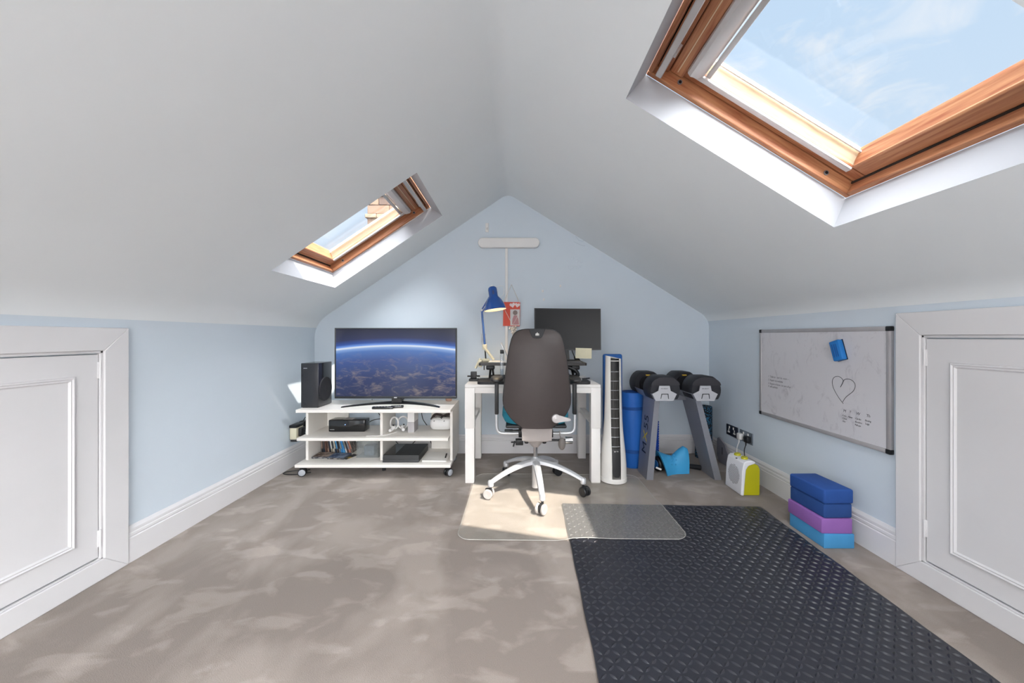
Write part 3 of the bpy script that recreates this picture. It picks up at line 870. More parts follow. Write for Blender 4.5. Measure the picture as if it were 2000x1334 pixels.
part(VR, 'strap', MB().tube([(-.676, 2.985, .37), (-.655, 3.02, .402), (-.615, 3.03, .398), (-.588, 3.03, .388), (-.56, 3.03, .398), (-.52, 3.02, .402), (-.50, 2.985, .37)], .011, 8, smooth=5), mat('brown_grey_strap', '#4a3f3c', .8))
part(VR, 'face_pad', MB().box((-.588, 3.005, .352), (.15, .03, .075), .02), CHARCOAL)
for x in (-.640, -.560): part(VR, 'camera', MB().cyl((x, 2.926, .372), (x, 2.915, .372), .0035, n=10), BLACK)
solo('charging_cable', 'white cable curling across the front of the middle shelf', 'cable', MB().tube([(-.93, 2.88, .296), (-.97, 2.80, .2955), (-1.04, 2.765, .2955), (-1.12, 2.76, .2955)], .0022, 6, smooth=8), WHITEPL)

# --- bottom shelf
DC = ['#1d1f24', '#27303c', '#5a4138', '#8d7466', '#23262b', '#8f8a7c', '#b8b2a3', '#1f2a3c', '#4d4642', '#6f7884', '#2f78b4', '#4a94c8', '#cfd3d6', '#5b3f37', '#b07a6a', '#6f665f']
CW = ['black', 'dark slate', 'brown', 'tan', 'charcoal', 'stone grey', 'pale beige', 'navy', 'dark taupe', 'blue grey', 'strong blue', 'sky blue', 'white', 'reddish brown', 'dusty pink', 'taupe']
ORD = ['first', 'second', 'third', 'fourth', 'fifth', 'sixth', 'seventh', 'eighth', 'ninth', 'tenth', 'eleventh', 'twelfth', 'thirteenth', 'fourteenth', 'fifteenth', 'sixteenth']
x = -1.576
for i in range(16):
    th = .0125 if i not in (5, 12) else .010
    lean = R(3 + 17 * (i / 15) ** .9)
    hgt = .166 - .010 * (i / 15)
    M = Matrix.Translation((x + hgt * math.sin(lean), 2.968 - .002 * (i % 3), .1002)) @ Matrix.Rotation(-lean, 4, 'Y')
    t = thing('disc_case', '%s disc case from the left in the leaning row, %s spine' % (ORD[i], CW[i]), 'disc case', mat4=M, group='disc cases leaning on the bottom shelf')
    part(t, 'case', MB().b2(0, th, 0, .110, 0, hgt, .001, 1), mat('case_%d' % i, DC[i], .35, var=.25, vscale=60), local=True)
    part(t, 'spine_label', MB().b2(.0015, th - .0015, -.0006, .0004, hgt * .22, hgt * .72), mat('spine_%d' % ((i * 5 + 3) % 16), DC[(i * 5 + 3) % 16], .5, var=.3, vscale=90), local=True)
    if i == 15: part(t, 'cover', MB().b2(th - .0002, th + .0006, .006, .104, .008, hgt - .008), speckle_mat('cover_art_row', '#4c4a48', '#9a8d86', 40, .4, .65), local=True)
    x += th / math.cos(lean) + .0006 + .0008 * (i > 6)
def flat_case(label, x, y, z, rot, n, art):
    t = thing('disc_case', label, 'disc case', (x, y, z), rot, group='disc cases lying flat on the bottom shelf')
    part(t, 'case', MB().b2(-.066, .066, -.085 + .025, .060, 0, .0135, .001, 1), mat('flat_case_grey', '#4d5159', .3), local=True)
    part(t, 'cover', MB().b2(-.062, .062, -.056, .056, .0134, .0142), speckle_mat('cover_art_%d' % n, art[0], art[1], 30, .42, .6), local=True)
    part(t, 'spine_label', MB().b2(-.060, .060, -.0606, -.0596, .003, .0105), speckle_mat('spine_art_%d' % n, '#1d1d20', '#8f8a86', 60, .45, .6), local=True)
flat_case('flat disc case with a brown picture cover at the left of the bottom shelf', -1.508, 2.893, .1002, R(2), 1, ('#5b4a42', '#a8998c'))
flat_case('flat disc case with a blue picture cover in front of the leaning row', -1.374, 2.872, .1002, R(-5), 2, ('#2c3f5f', '#7f8fa6'))
solo('leaflet', 'thin dark leaflet with a yellow corner beside the flat disc cases', 'leaflet', MB().box((-1.292, 2.875, .1012), (.05, .12, .0018), rot=Matrix.Rotation(R(-22), 3, 'Z')), speckle_mat('leaflet_print', '#3f4044', '#b59a4e', 18, .55, .6))
CB = thing('clear_box', 'small clear plastic box with grey contents on the bottom shelf', 'box', (-1.148, 2.92, .100))
CP = clear_mat('clear_polypropylene', '#f6f8f8', .09, (.8, .82, .82), gloss=1.0, rough=.1)
b = MB(); X0, X1, Y0, Y1 = -1.235, -1.062, 2.855, 2.985
for q in ((X0, X0 + .003, Y0, Y1), (X1 - .003, X1, Y0, Y1), (X0 + .003, X1 - .003, Y0, Y0 + .003), (X0 + .003, X1 - .003, Y1 - .003, Y1)): b.b2(*q, .101, .222)
b.b2(X0, X1, Y0, Y1, .100, .103); part(CB, 'tub', b, CP)
part(CB, 'lid', MB().b2(X0 - .005, X1 + .005, Y0 - .005, Y1 + .005, .222, .236, .004), CP)
part(CB, 'clip', MB().b2(X0 + .045, X0 + .125, Y0 - .010, Y0 - .004, .205, .232, .003), CP)
part(CB, 'contents', MB().b2(X0 + .045, X1 - .045, Y0 + .03, Y1 - .02, .1035, .185, .01), mat('slate_blue_contents', '#5a6876', .8, var=.3, vscale=50))
GC = thing('game_console', 'matt black slanted games console on the bottom shelf', 'console', (-.853, 2.89, .100))
def slab_par(z0, z1, sh, x0=-.990, x1=-.718, y0=2.742, y1=3.045):
    return MB().hexa([(x0, y0 + sh, z0), (x1, y0 + sh, z0), (x1, y1, z0), (x0, y1, z0)], [(x0, y0 + sh + (z1 - z0) * .35, z1), (x1, y0 + sh + (z1 - z0) * .35, z1), (x1, y1 + .006, z1), (x0, y1 + .006, z1)])
part(GC, 'lower_shell', slab_par(.102, .122, 0), mat('console_black', '#1f1f21', .45))
part(GC, 'light_slot', slab_par(.122, .1255, .010, -.985, -.723), BLACK)
up = part(GC, 'upper_shell', slab_par(.1255, .152, .003), mat('console_black', '#1f1f21', .45))
part(up, 'gloss_panel', MB().b2(-.989, -.905, 2.765, 3.045, .1518, .1526), BLACKGLOSS)
part(GC, 'foot', MB().b2(-.97, -.74, 2.77, 3.02, .100, .103), BLACK)
for i, (r_, dx, lab) in enumerate(((1, 0, 'lower white sheet of paper at the right of the bottom shelf'), (-3, .006, 'upper white sheet of paper under the black pen'))):
    solo('paper_sheet', lab, 'paper', MB().box((-.607 + dx, 2.862, .1025 + i * .0055), (.185, .205, .005), rot=Matrix.Rotation(R(r_), 3, 'Z')), PAPER, group='papers on the bottom shelf')
PN = thing('pen', 'black pen lying on the papers on the bottom shelf', 'pen', (-.535, 2.855, .1105))
part(PN, 'barrel', MB().cyl((-.530, 2.815, .1155), (-.537, 2.90, .1155), .005, n=10), BLACK); part(PN, 'clip', MB().b2(-.536, -.533, 2.862, 2.90, .1203, .1215), BLACK)

# --- cables behind the unit, left sockets
CAB = mat('black_cable', '#141416', .5)
def cable(name, label, pts, r=.0032, m=CAB, k=8):
    return solo(name, label, 'cable', MB().tube(pts, r, 7, smooth=k), m)
cable('power_cable', 'black cable crossing the gap behind the middle shelf', [(-1.22, 3.13, .51), (-1.19, 3.15, .42), (-1.13, 3.14, .33), (-1.10, 3.17, .22), (-1.0, 3.2, .09), (-.9, 3.2, .008)])
cable('power_cable', 'black cable rising behind the middle shelf divider', [(-.94, 3.13, .52), (-1.03, 3.16, .44), (-1.13, 3.17, .345), (-1.25, 3.18, .31), (-1.35, 3.2, .2), (-1.4, 3.2, .008)])
cable('power_cable', 'short black cable behind the carton', [(-.80, 3.14, .45), (-.79, 3.135, .36), (-.77, 3.16, .30), (-.70, 3.17, .21), (-.62, 3.17, .13), (-.6, 3.18, .008)])
cable('power_cable', 'black cable looping behind the games console', [(-.86, 3.09, .14), (-.82, 3.135, .18), (-.76, 3.15, .22), (-.72, 3.14, .15), (-.70, 3.16, .05), (-.74, 3.18, .008)])
cable('power_cable', 'black cable looped on the carpet by the left wheel', [(-1.56, 2.80, .006), (-1.66, 2.755, .006), (-1.745, 2.765, .006), (-1.752, 2.80, .008), (-1.68, 2.84, .006), (-1.60, 2.86, .006)], .0035)
AD = thing('plug_adapter', 'cream and black plug adapter on the left wall by the television unit', 'adapter', (-1.80, 2.985, .21))
part(AD, 'back_plate', MB().b2(-1.80, -1.79, 2.93, 3.16, .245, .335, .003), mat('dark_socket', '#3a3c40', .4))
part(AD, 'body', MB().b2(-1.79, -1.735, 2.905, 3.005, .225, .325, .008), CREAM)
part(AD, 'cap', MB().b2(-1.792, -1.733, 2.900, 3.010, .318, .342, .006), BLACK)
part(AD, 'cap', MB().b2(-1.79, -1.737, 2.915, 2.995, .205, .228, .006), BLACK)
part(AD, 'plug', MB().b2(-1.735, -1.705, 2.925, 2.985, .245, .315, .010), BLACK)
part(AD, 'plug', MB().b2(-1.79, -1.745, 3.03, 3.08, .275, .345, .010), BLACK)
cable('power_cable', 'black cable hanging from the cream plug adapter', [(-1.705, 2.955, .285), (-1.66, 2.955, .27), (-1.64, 2.96, .20), (-1.67, 3.0, .10), (-1.70, 3.02, .008)])
cable('power_cable', 'thin black cable arching above the plug adapter', [(-1.765, 3.05, .343), (-1.74, 3.05, .375), (-1.70, 3.07, .36), (-1.67, 3.12, .30), (-1.65, 3.16, .15), (-1.65, 3.18, .01)], .0028)

# ------------------------------------------------------------------ desk and what stands on it
DK = thing('desk', 'white square-legged desk against the back wall behind the office chair', 'desk', (.134, 2.90, 0))
DX0, DX1, DF, DB, DZ = -.352, .620, 2.604, 3.20, .705
part(DK, 'desk_top', MB().b2(DX0, DX1, DF, DB, DZ - .022, DZ, .003), DESKWHITE)
b = MB(); b.b2(DX0 + .07, DX1 - .07, DF + .004, DF + .022, DZ - .062, DZ - .0225, .002); part(DK, 'apron', b, DESKWHITE)
b = MB(); b.b2(DX0 + .07, DX1 - .07, DB - .022, DB - .004, DZ - .062, DZ - .0225, .002); part(DK, 'apron', b, DESKWHITE)
for x0 in (DX0, DX1 - .070):
    for y0 in (DF, DB - .070):
        lg = part(DK, 'leg', MB().b2(x0, x0 + .070, y0, y0 + .070, .392, DZ - .0225, .002), DESKWHITE)
        part(lg, 'extension', MB().b2(x0 + .0025, x0 + .0675, y0 + .0025, y0 + .0675, 0, .392, .002), DESKWHITE)
for x0 in (DX0 + .012, DX1 - .058):
    part(DK, 'side_rail', MB().b2(x0, x0 + .046, DF + .070, DB - .070, .405, .437, .002), DESKWHITE)
    part(DK, 'side_apron', MB().b2(x0 + .012, x0 + .034, DF + .070, DB - .070, DZ - .062, DZ - .0225, .002), DESKWHITE)
    part(DK, 'screw_hole', MB().cyl((x0 + (.046 if x0 < 0 else 0), 2.74, .421), (x0 + (.0465 if x0 < 0 else -.0005), 2.74, .421), .004, n=10), BLACK)

TR = thing('desk_riser', 'black sit-stand desk riser with keyboard tray standing on the white desk', 'desk riser', (.145, 2.86, DZ))
rr = lambda x0, x1, y0, y1, z0, z1, r: MB().prism(rounded_rect(x0, x1, y0, y1, r), z0, z1)
part(TR, 'keyboard_tray', rr(-.265, .552, 2.612, 2.85, DZ, DZ + .020, .03), mat('riser_black', '#232326', .55, bump=.1, bscale=800))
part(TR, 'platform', rr(-.272, .562, 2.80, 3.07, .825, .845, .02), mat('riser_top', '#33302f', .4, bump=.05, bscale=500))
part(TR, 'base_frame', MB().b2(-.20, .48, 2.862, 2.90, DZ, DZ + .025, .004), BLACK)
part(TR, 'base_frame', MB().b2(-.20, .48, 3.03, 3.06, DZ, DZ + .025, .004), BLACK)
for x in (-.192, .470):
    part(TR, 'strut', MB().tube([(x, 2.875, DZ + .02), (x, 3.045, .826)], .009, 8), BLACK)
    part(TR, 'strut', MB().tube([(x + .02, 3.045, DZ + .02), (x + .02, 2.855, .826)], .009, 8), BLACK)
    part(TR, 'bracket', MB().b2(x - .025, x + .04, 2.82, 2.88, .79, .826, .01), BLACK)
part(TR, 'lift_arm', MB().tube([(.40, 2.84, .82), (.47, 2.83, .79), (.495, 2.83, .75), (.455, 2.84, .728)], .016, 10, smooth=4), BLACK)
part(TR, 'lift_lever', MB().b2(.30, .44, 2.845, 2.90, DZ + .02, DZ + .055, .015), BLACK)

MN = thing('monitor', 'slightly curved black computer monitor switched off above the desk', 'monitor', (.43, 2.95, .845))
def mon(dy):
    def f(u, v):
        x = .166 + .538 * u; c = (u - .5) * 2
        return (x, 2.975 - .018 * c * c + dy + .012 * (v - .5) + .012 * (.5 - u), .936 + .342 * v + .006 * (u - .5) * (1 - 2 * v) - (.006 if 0 else 0))
    return f
part(MN, 'housing', MB().slab(mon(.003), mon(.032), 24, 6), BLACK)
def mscreen(u, v):
    f = mon(.0015); return f(.012 + .976 * u, .03 + .952 * v)
part(MN, 'screen', MB().slab(mscreen, lambda u, v: tuple(Vector(mscreen(u, v)) + Vector((0, .003, 0))), 24, 4), mat('dark_screen', '#161619', .3, spec=.22, var=.05), 'dark glossy blank screen')
part(MN, 'stand_column', MB().hexa([(.395, 2.99, .858), (.455, 2.99, .858), (.455, 3.02, .858), (.395, 3.02, .858)], [(.39, 2.995, 1.06), (.44, 2.995, 1.06), (.44, 3.02, 1.06), (.39, 3.02, 1.06)]), BLACK)
part(MN, 'stand_foot', rr(.33, .53, 2.88, 3.05, .845, .858, .03), BLACK)
solo('sticky_note', 'pale yellow paper note stuck to the lower edge of the monitor', 'note', MB().box((.563, 2.952, .913), (.131, .0012, .084), rot=Matrix.Rotation(R(1.5), 3, 'Y')), mat('pale_yellow_paper', '#e3dcbf', .8))
cable('monitor_cable', 'black cable hanging below the monitor beside the yellow note', [(.46, 3.0, .99), (.475, 2.98, .93), (.49, 2.97, .89), (.50, 3.0, .86)], .0035)
solo('notebook', 'grey closed notebook lying on the right end of the desk riser', 'notebook', MB().box((.455, 2.85, .8515), (.13, .085, .013), .002, rot=Matrix.Rotation(R(-4), 3, 'Z')), mat('grey_notebook', '#4b4a4b', .5))
solo('phone_dock', 'small black angled phone dock on the desk riser under the note', 'phone dock', MB().hexa([(.50, 2.96, .845), (.545, 2.96, .845), (.545, 3.0, .845), (.50, 3.0, .845)], [(.49, 2.985, .885), (.53, 2.985, .875), (.53, 2.995, .875), (.49, 2.995, .885)]), BLACK)
solo('eraser_block', 'small white block on the keyboard tray at the right', 'eraser', MB().box((.483, 2.70, DZ + .0275), (.034, .03, .014), .002), PAPER)
solo('paper_sheet', 'crumpled white paper beside the riser on the right of the desk', 'paper', MB().grid(lambda u, v: (.46 + .11 * u, 2.87 + .10 * v, DZ + .003 + .006 * math.sin(7 * u + 3 * v) ** 2), 10, 8), PAPER)
PN2 = thing('pen', 'black pen on the right of the desk pointing to the wall', 'pen', (.60, 2.95, DZ))
part(PN2, 'barrel', MB().cyl((.560, 2.93, DZ + .006), (.612, 2.96, DZ + .006), .005, n=10), BLACK)
part(PN2, 'tip', MB().cyl((.612, 2.96, DZ + .006), (.6195, 2.9645, DZ + .006), .004, .001, n=10), GREYMET)

BT = thing('water_bottle', 'slim clear bottle with a square black cap on the keyboard tray', 'bottle', (-.091, 2.73, DZ + .020))
part(BT, 'tube', MB().lathe([(.0, 0), (.0135, 0), (.0140, .004), (.0140, .185), (.011, .192), (.011, .196)], 20, (-.091, 2.73, DZ + .0201), caps=False), clear_mat('clear_bottle', '#f4f6f8', .16, (.85, .87, .9), gloss=2, rough=.04))
part(BT, 'water', MB().cyl((-.091, 2.73, DZ + .022), (-.091, 2.73, DZ + .10), .0115, n=16), clear_mat('bottle_water', '#dfe7ee', .05, gloss=1.0, rough=.0))
part(BT, 'cap', MB().b2(-.1045, -.0775, 2.7165, 2.7435, DZ + .2162, DZ + .245, .002), BLACK)
WB = thing('phone_holder', 'black desk phone holder at the left end of the white desk', 'phone holder', (-.305, 2.83, DZ))
part(WB, 'base', MB().b2(-.348, -.272, 2.80, 2.855, DZ, DZ + .017, .003), BLACK)
part(WB, 'cradle', MB().b2(-.336, -.290, 2.815, 2.845, DZ + .017, DZ + .072, .003), BLACK)
part(WB, 'arm', MB().cyl((-.362, 2.83, DZ + .036), (-.268, 2.86, DZ + .034), .006, n=10), BLACK)
LT = thing('tablet', 'silver tablet propped at a slant on a stand behind the bottle', 'tablet', (-.06, 2.95, .845))
part(LT, 'slab', MB().box((-.072, 2.95, .925), (.007, .15, .165), .002, rot=Matrix.Rotation(R(-24), 3, 'Y')), SATIN)
part(LT, 'stand', MB().b2(-.10, -.02, 2.90, 3.0, .845, .851, .002), SATIN)
part(LT, 'prop', MB().cyl((-.085, 2.95, .851), (-.082, 2.95, .93), .003, n=8), GREYMET)
solo('paper_sheet', 'white papers on the left end of the desk riser', 'paper', MB().b2(-.20, -.06, 2.86, 3.02, .845, .850), PAPER)

# --- blue clamp lamp
LP = thing('desk_lamp', 'blue enamel swing-arm desk lamp, lit, clamped to the riser', 'lamp', (-.235, 3.0, .845))
LYY = 2.985
part(LP, 'clamp', MB().b2(-.258, -.205, LYY - .02, LYY + .02, .845, .868, .003).b2(-.29, -.262, LYY - .018, LYY + .018, .80, .858, .003), CREAM)
part(LP, 'clamp_screw', MB().cyl((-.245, LYY, .775), (-.245, LYY, .824), .004, n=8), BLACK)
part(LP, 'clamp_handle', MB().tube([(-.275, LYY, .87), (-.315, LYY - .01, .79)], .010, 8), CREAM)
part(LP, 'stem', MB().cyl((-.232, LYY, .868), (-.238, LYY, .955), .006, n=10), BLACK)
part(LP, 'bracket', MB().tube([(-.245, LYY - .012, .962), (-.165, LYY - .012, .858)], .011, 8), CREAM)
part(LP, 'knuckle', MB().b2(-.258, -.222, LYY - .018, LYY + .018, .940, .985, .006), CREAM)
part(LP, 'lower_arm', MB().tube([(-.238, LYY, .96), (-.264, LYY, 1.262)], .0085, 10), STEELBLUE)
for dx in (-.016, .014):
    sp = [(-.240 + dx + .005 * math.cos(a * .9) - .026 * (a / 60) * .35, LYY + .005 * math.sin(a * .9), .962 + .11 * a / 60) for a in range(0, 61)]
    part(LP, 'spring', MB().tube(sp, .0016, 5), SILVER)
part(LP, 'elbow', MB().cyl((-.264, LYY - .015, 1.266), (-.264, LYY + .015, 1.266), .011, n=14), GREYMET)
part(LP, 'upper_arm', MB().tube([(-.264, LYY - .008, 1.266), (-.195, LYY - .05, 1.375)], .0055, 8).tube([(-.258, LYY - .008, 1.248), (-.188, LYY - .05, 1.355)], .0045, 8), STEELBLUE)
tiltM = Matrix.Translation((-.150, LYY - .06, 1.262)) @ Matrix.Rotation(R(-8), 4, 'Y') @ Matrix.Rotation(R(-3), 4, 'X')
shade = [(.0885, 0), (.085, .018), (.076, .050), (.060, .082), (.040, .106), (.0365, .116), (.0365, .165), (.033, .180), (.022, .190), (0, .192)]
sh = part(LP, 'shade', MB().lathe(shade, 36, (0, 0, 0), M=tiltM, caps=False), STEELBLUE)
inner = [(.0875, .0005), (.083, .018), (.074, .049), (.058, .080), (.038, .103), (.030, .112), (0, .113)]
part(sh, 'reflector', MB().lathe(inner, 36, (0, 0, 0), M=tiltM, caps=False), mat('white_reflector', '#f3ead9', .5))
part(sh, 'switch', MB().cyl(tiltM @ Vector((0, 0, .190)), tiltM @ Vector((0, 0, .202)), .007, n=10), WHITEPL)
vt = MB()
for k in range(-1, 2): vt.box((.006 * k + .004, -.0367, .138), (.0028, .0015, .032), M=tiltM)
part(sh, 'vent_slot', vt, BLACK)
part(LP, 'bulb', MB().ball((0, 0, .045), .026, n=14, m=10, M=tiltM), mat('lit_bulb', '#fff1d8', .4, emit='#ffdca8', estr=14))
cord = [tiltM @ Vector((.012, 0, .185)), Vector((-.09, LYY, 1.46)), Vector((-.085, LYY, 1.40)), Vector((-.11, LYY, 1.375))]
part(LP, 'cord', MB().tube(cord, .0018, 6, smooth=8), WHITEPL)
ld = bpy.data.lights.new('lamp_light', 'SPOT'); ld.energy = 5; ld.color = (1, .78, .5); ld.spot_size = R(120); ld.spot_blend = .5; ld.shadow_soft_size = .025
lo = bpy.data.objects.new('lamp_light', ld); COL.objects.link(lo); lo.parent = LP
lo.matrix_world = Matrix.Translation(tiltM @ Vector((0, 0, .014))) @ tiltM.to_3x3().to_4x4()

# ------------------------------------------------------------------ office chair
CH = thing('office_chair', 'black office chair with a teal seat and silver star base at the desk', 'office chair', (.145, 2.47, 0))
CX, CY = .145, 2.47
CHB = mat('chair_shell_black', '#3f3735', .5, spec=.45, var=.03, vscale=40, bump=.06, bscale=700)
CHD = mat('chair_dark', '#232325', .45)
TEAL = mat('teal_fabric', '#1f7f96', .85, var=.08, vscale=120, bump=.25, bscale=900)
HW = [(.470, .090), (.480, .097), (.50, .128), (.53, .160), (.56, .183), (.59, .202), (.62, .2105), (.651, .2127), (.70, .209), (.794, .198), (.86, .190), (.9266, .181), (.99, .168), (1.03, .158), (1.055, .147), (1.072, .132), (1.083, .112), (1.089, .085), (1.0905, .06)]
def interp(tab, z):
    if z <= tab[0][0]: return tab[0][1]
    for (a, b_), (c, d) in zip(tab, tab[1:]):
        if z <= c:
            t = (z - a) / (c - a); return b_ + (d - b_) * t
    return tab[-1][1]
YB_ = [(.47, 2.272), (.55, 2.264), (.65, 2.256), (.78, 2.252), (.90, 2.255), (1.0, 2.266), (1.06, 2.28), (1.091, 2.295)]
zrows = [.470 + (1.0905 - .470) * (1 - math.cos(math.pi * i / 40)) / 2 for i in range(41)]
def back_surf(off, shrink=1.0, zs=0.0):
    def f(u, v):
        z = .470 + (1.0905 - .470) * (1 - math.cos(math.pi * v)) / 2
        hw = interp(HW, z) * shrink; c = (u - .5) * 2
        x = hw * math.sin(c * math.pi / 2) if True else hw * c
        edge = (abs(x) / .2127) ** 2
        return (CX + x, interp(YB_, z) + .050 * edge + off, z + zs)
    return f
part(CH, 'back_shell', MB().slab(back_surf(0), back_surf(.016), 28, 40), CHB, 'smooth black plastic chair back')
rimpts = []
for v in range(0, 41): rimpts.append(back_surf(.008)(1, v / 40))
for u in range(27, 0, -1): rimpts.append(back_surf(.008)(u / 28, 1))
for v in range(40, -1, -1): rimpts.append(back_surf(.008)(0, v / 40))
part(CH, 'edge_piping', MB().tube(rimpts, .006, 8), CHD)
def pad_o(u, v):
    p = Vector(back_surf(.018)(.04 + .92 * u, .05 + .92 * v)); return tuple(p)
def pad_i(u, v):
    p = Vector(back_surf(.018)(.04 + .92 * u, .05 + .92 * v)); k = (math.sin(math.pi * u) * math.sin(math.pi * v)) ** .3 if 0 < u < 1 and 0 < v < 1 else 0
    return (p.x, p.y + .008 + .040 * k, p.z)
part(CH, 'back_pad', MB().slab(pad_o, pad_i, 20, 24), TEAL)
# top insert with emblem
ins = [(-.048, .0), (.048, .0), (.046, -.012), (.030, -.046), (.022, -.054), (-.022, -.054), (-.030, -.046), (-.046, -.012)]
def on_back(x, z, off): return (CX + x, interp(YB_, z) + .050 * (abs(x) / .2127) ** 2 + off, z)
b = MB(); n = len(ins)
b.v += [Vector(on_back(x, 1.092 + z, -.0065)) for x, z in ins] + [Vector(on_back(x * 1.06, 1.0925 + z * 1.03, .004)) for x, z in ins]
b.f += [list(range(n)), list(range(n, 2 * n))[::-1]] + [[i, (i + 1) % n, n + (i + 1) % n, n + i] for i in range(n)]
ti = part(CH, 'top_insert', b, CHD)
b = MB()
for x, h0, h1 in ((-.009, 1.052, 1.0635), (-.003, 1.052, 1.0655), (.003, 1.052, 1.0655), (.009, 1.052, 1.0635)):
    p = on_back(x, (h0 + h1) / 2, -.0072); b.box((p[0], p[1] - .0003, p[2]), (.0036, .0016, h1 - h0), .0006, 1)
b.box((CX, on_back(0, 1.069, -.0074)[1], 1.0695), (.005, .0016, .005), .001, 1); b.box((CX, on_back(0, 1.0635, -.0074)[1], 1.0640), (.021, .0014, .0028))
part(ti, 'emblem', b, PAPER, 'small white crown-like emblem')
# seat
def seat_f(top):
    def f(u, v):
        a = 2 * math.pi * u
        cx, sy = math.cos(a), math.sin(a)
        x = .228 * math.copysign(abs(cx) ** .55, cx); y = .235 * math.copysign(abs(sy) ** .55, sy)
        prof = [(0.0, .0), (.80, .0), (.93, .012), (1.0, .045), (.985, .085), (.90, .105), (.5, .095), (0, .090)]
        k = v * (len(prof) - 1); i = min(int(k), len(prof) - 2); t = k - i
        r = prof[i][0] * (1 - t) + prof[i + 1][0] * t; h = prof[i][1] * (1 - t) + prof[i + 1][1] * t
        return (CX + x * r, 2.585 + y * r, .462 + h)
    return f
part(CH, 'seat', MB().grid(seat_f(1), 40, 28), TEAL, 'teal fabric seat cushion')
part(CH, 'seat_pan', MB().box((CX, 2.585, .457), (.40, .42, .022), .01), CHD)
MECH = mat('mechanism_grey', '#a19a97', .4)
b = MB().hexa([(CX - .075, 2.36, .365), (CX + .075, 2.36, .365), (CX + .075, 2.58, .365), (CX - .075, 2.58, .365)], [(CX - .10, 2.335, .447), (CX + .10, 2.335, .447), (CX + .10, 2.60, .447), (CX - .10, 2.60, .447)])
b.lathe([(.022, .302), (.036, .318), (.075, .366)], 24, (CX, CY, 0))
part(CH, 'mechanism_cover', b, MECH)
b = MB()
b.grid(lambda u, v: (CX + (-.10 + .2 * u), 2.335 + .03 * v - .006 * math.sin(math.pi * u), .425 + .068 * v), 10, 4)
part(CH, 'back_bracket', MB().hexa([(CX - .094, 2.312, .385), (CX + .094, 2.312, .385), (CX + .094, 2.36, .385), (CX - .094, 2.36, .385)], [(CX - .096, 2.289, .49), (CX + .096, 2.289, .49), (CX + .096, 2.325, .49), (CX - .096, 2.325, .49)]), MECH)
part(CH, 'gas_lift', MB().cyl((CX, CY, .20), (CX, CY, .33), .014, n=18), CHROME)
part(CH, 'lift_sleeve', MB().lathe([(.0215, .026), (.0235, .03), (.0235, .215), (.020, .232), (.015, .233)], 22, (CX, CY, 0)), SATIN)
# arms
for s in (-1, 1):
    ax = CX + s * .2615; ay = 2.45
    pts = [(CX + s * .075, ay, .397), (ax - s * .055, ay, .397), (ax - s * .02, ay, .403), (ax - s * .004, ay, .422), (ax, ay, .46), (ax, ay, .60)]
    ar = part(CH, 'arm_tube', MB().tube(pts, .0105, 12, smooth=6), SATIN)
    part(ar, 'arm_sleeve', MB().box((ax, ay, .632), (.026, .036, .215), .006), CHD)
    part(ar, 'arm_collar', MB().cyl((ax, ay, .735), (ax, ay, .748), .024, .033, n=18), CHD)
    b = MB()
    def padf(u, v, ax=ax):
        a = 2 * math.pi * u; cx, sy = math.cos(a), math.sin(a)
        prof = [(0, 0), (.85, .0), (1.0, .010), (.98, .020), (.80, .028), (0, .030)]
        k = v * 5; i = min(int(k), 4); t = k - i
        r = prof[i][0] * (1 - t) + prof[i + 1][0] * t; h = prof[i][1] * (1 - t) + prof[i + 1][1] * t
        return (ax + .043 * r * math.copysign(abs(cx) ** .7, cx), 2.475 + .115 * r * math.copysign(abs(sy) ** .7, sy), .746 + h)
    b.grid(padf, 28, 20); part(ar, 'arm_pad', b, mat('arm_pad', '#2c2a2a', .45))
    part(ar, 'arm_socket', MB().b2(CX + s * .070, CX + s * .115, ay - .03, ay + .03, .375, .425, .004), BLACK)
# levers and knobs
part(CH, 'back_lever', MB().lathe([(0, 0), (.026, 0), (.028, .006), (.024, .014), (0, .017)], 24, (CX + .117, 2.278, .535), (0, -1, 0), M=None).prism([(CX + .117, .509), (CX + .205, .524), (CX + .208, .530), (CX + .205, .536), (CX + .117, .561)], -2.276, -2.262, Matrix(((1, 0, 0, 0), (0, 0, -1, 0), (0, 1, 0, 0), (0, 0, 0, 1)))), mat('lever_silver', '#b9b4b3', .35, .3))
part(CH, 'pump_bulb', MB().ball((CX + .165, 2.36, .352), .024, .024, .040), mat('bulb_grey', '#6f6965', .5))
part(CH, 'pump_stem', MB().cyl((CX + .158, 2.36, .385), (CX + .150, 2.36, .435), .004, n=8), CHROME)
part(CH, 'tension_knob', MB().cyl((CX + .193, 2.41, .362), (CX + .240, 2.41, .362), .024, n=20), CHROME)
part(CH, 'knob_shaft', MB().cyl((CX + .07, 2.41, .362), (CX + .193, 2.41, .362), .008, n=10), BLACK)
part(CH, 'tilt_lever', MB().tube([(CX - .07, 2.42, .425), (CX - .16, 2.40, .428)], .006, 8).box((CX - .18, 2.395, .430), (.055, .03, .010), .004), BLACK)
part(CH, 'adjuster', MB().b2(CX - .135, CX - .085, 2.38, 2.42, .335, .372, .004).tube([(CX - .11, 2.40, .352), (CX - .165, 2.395, .352)], .005, 8).tube([(CX - .14, 2.395, .36), (CX - .15, 2.39, .325)], .005, 8), BLACK)
for s in (-1, 1): part(CH, 'spring_housing', MB().box((CX + s * .06, 2.50, .345), (.03, .08, .05), .01), CHD)
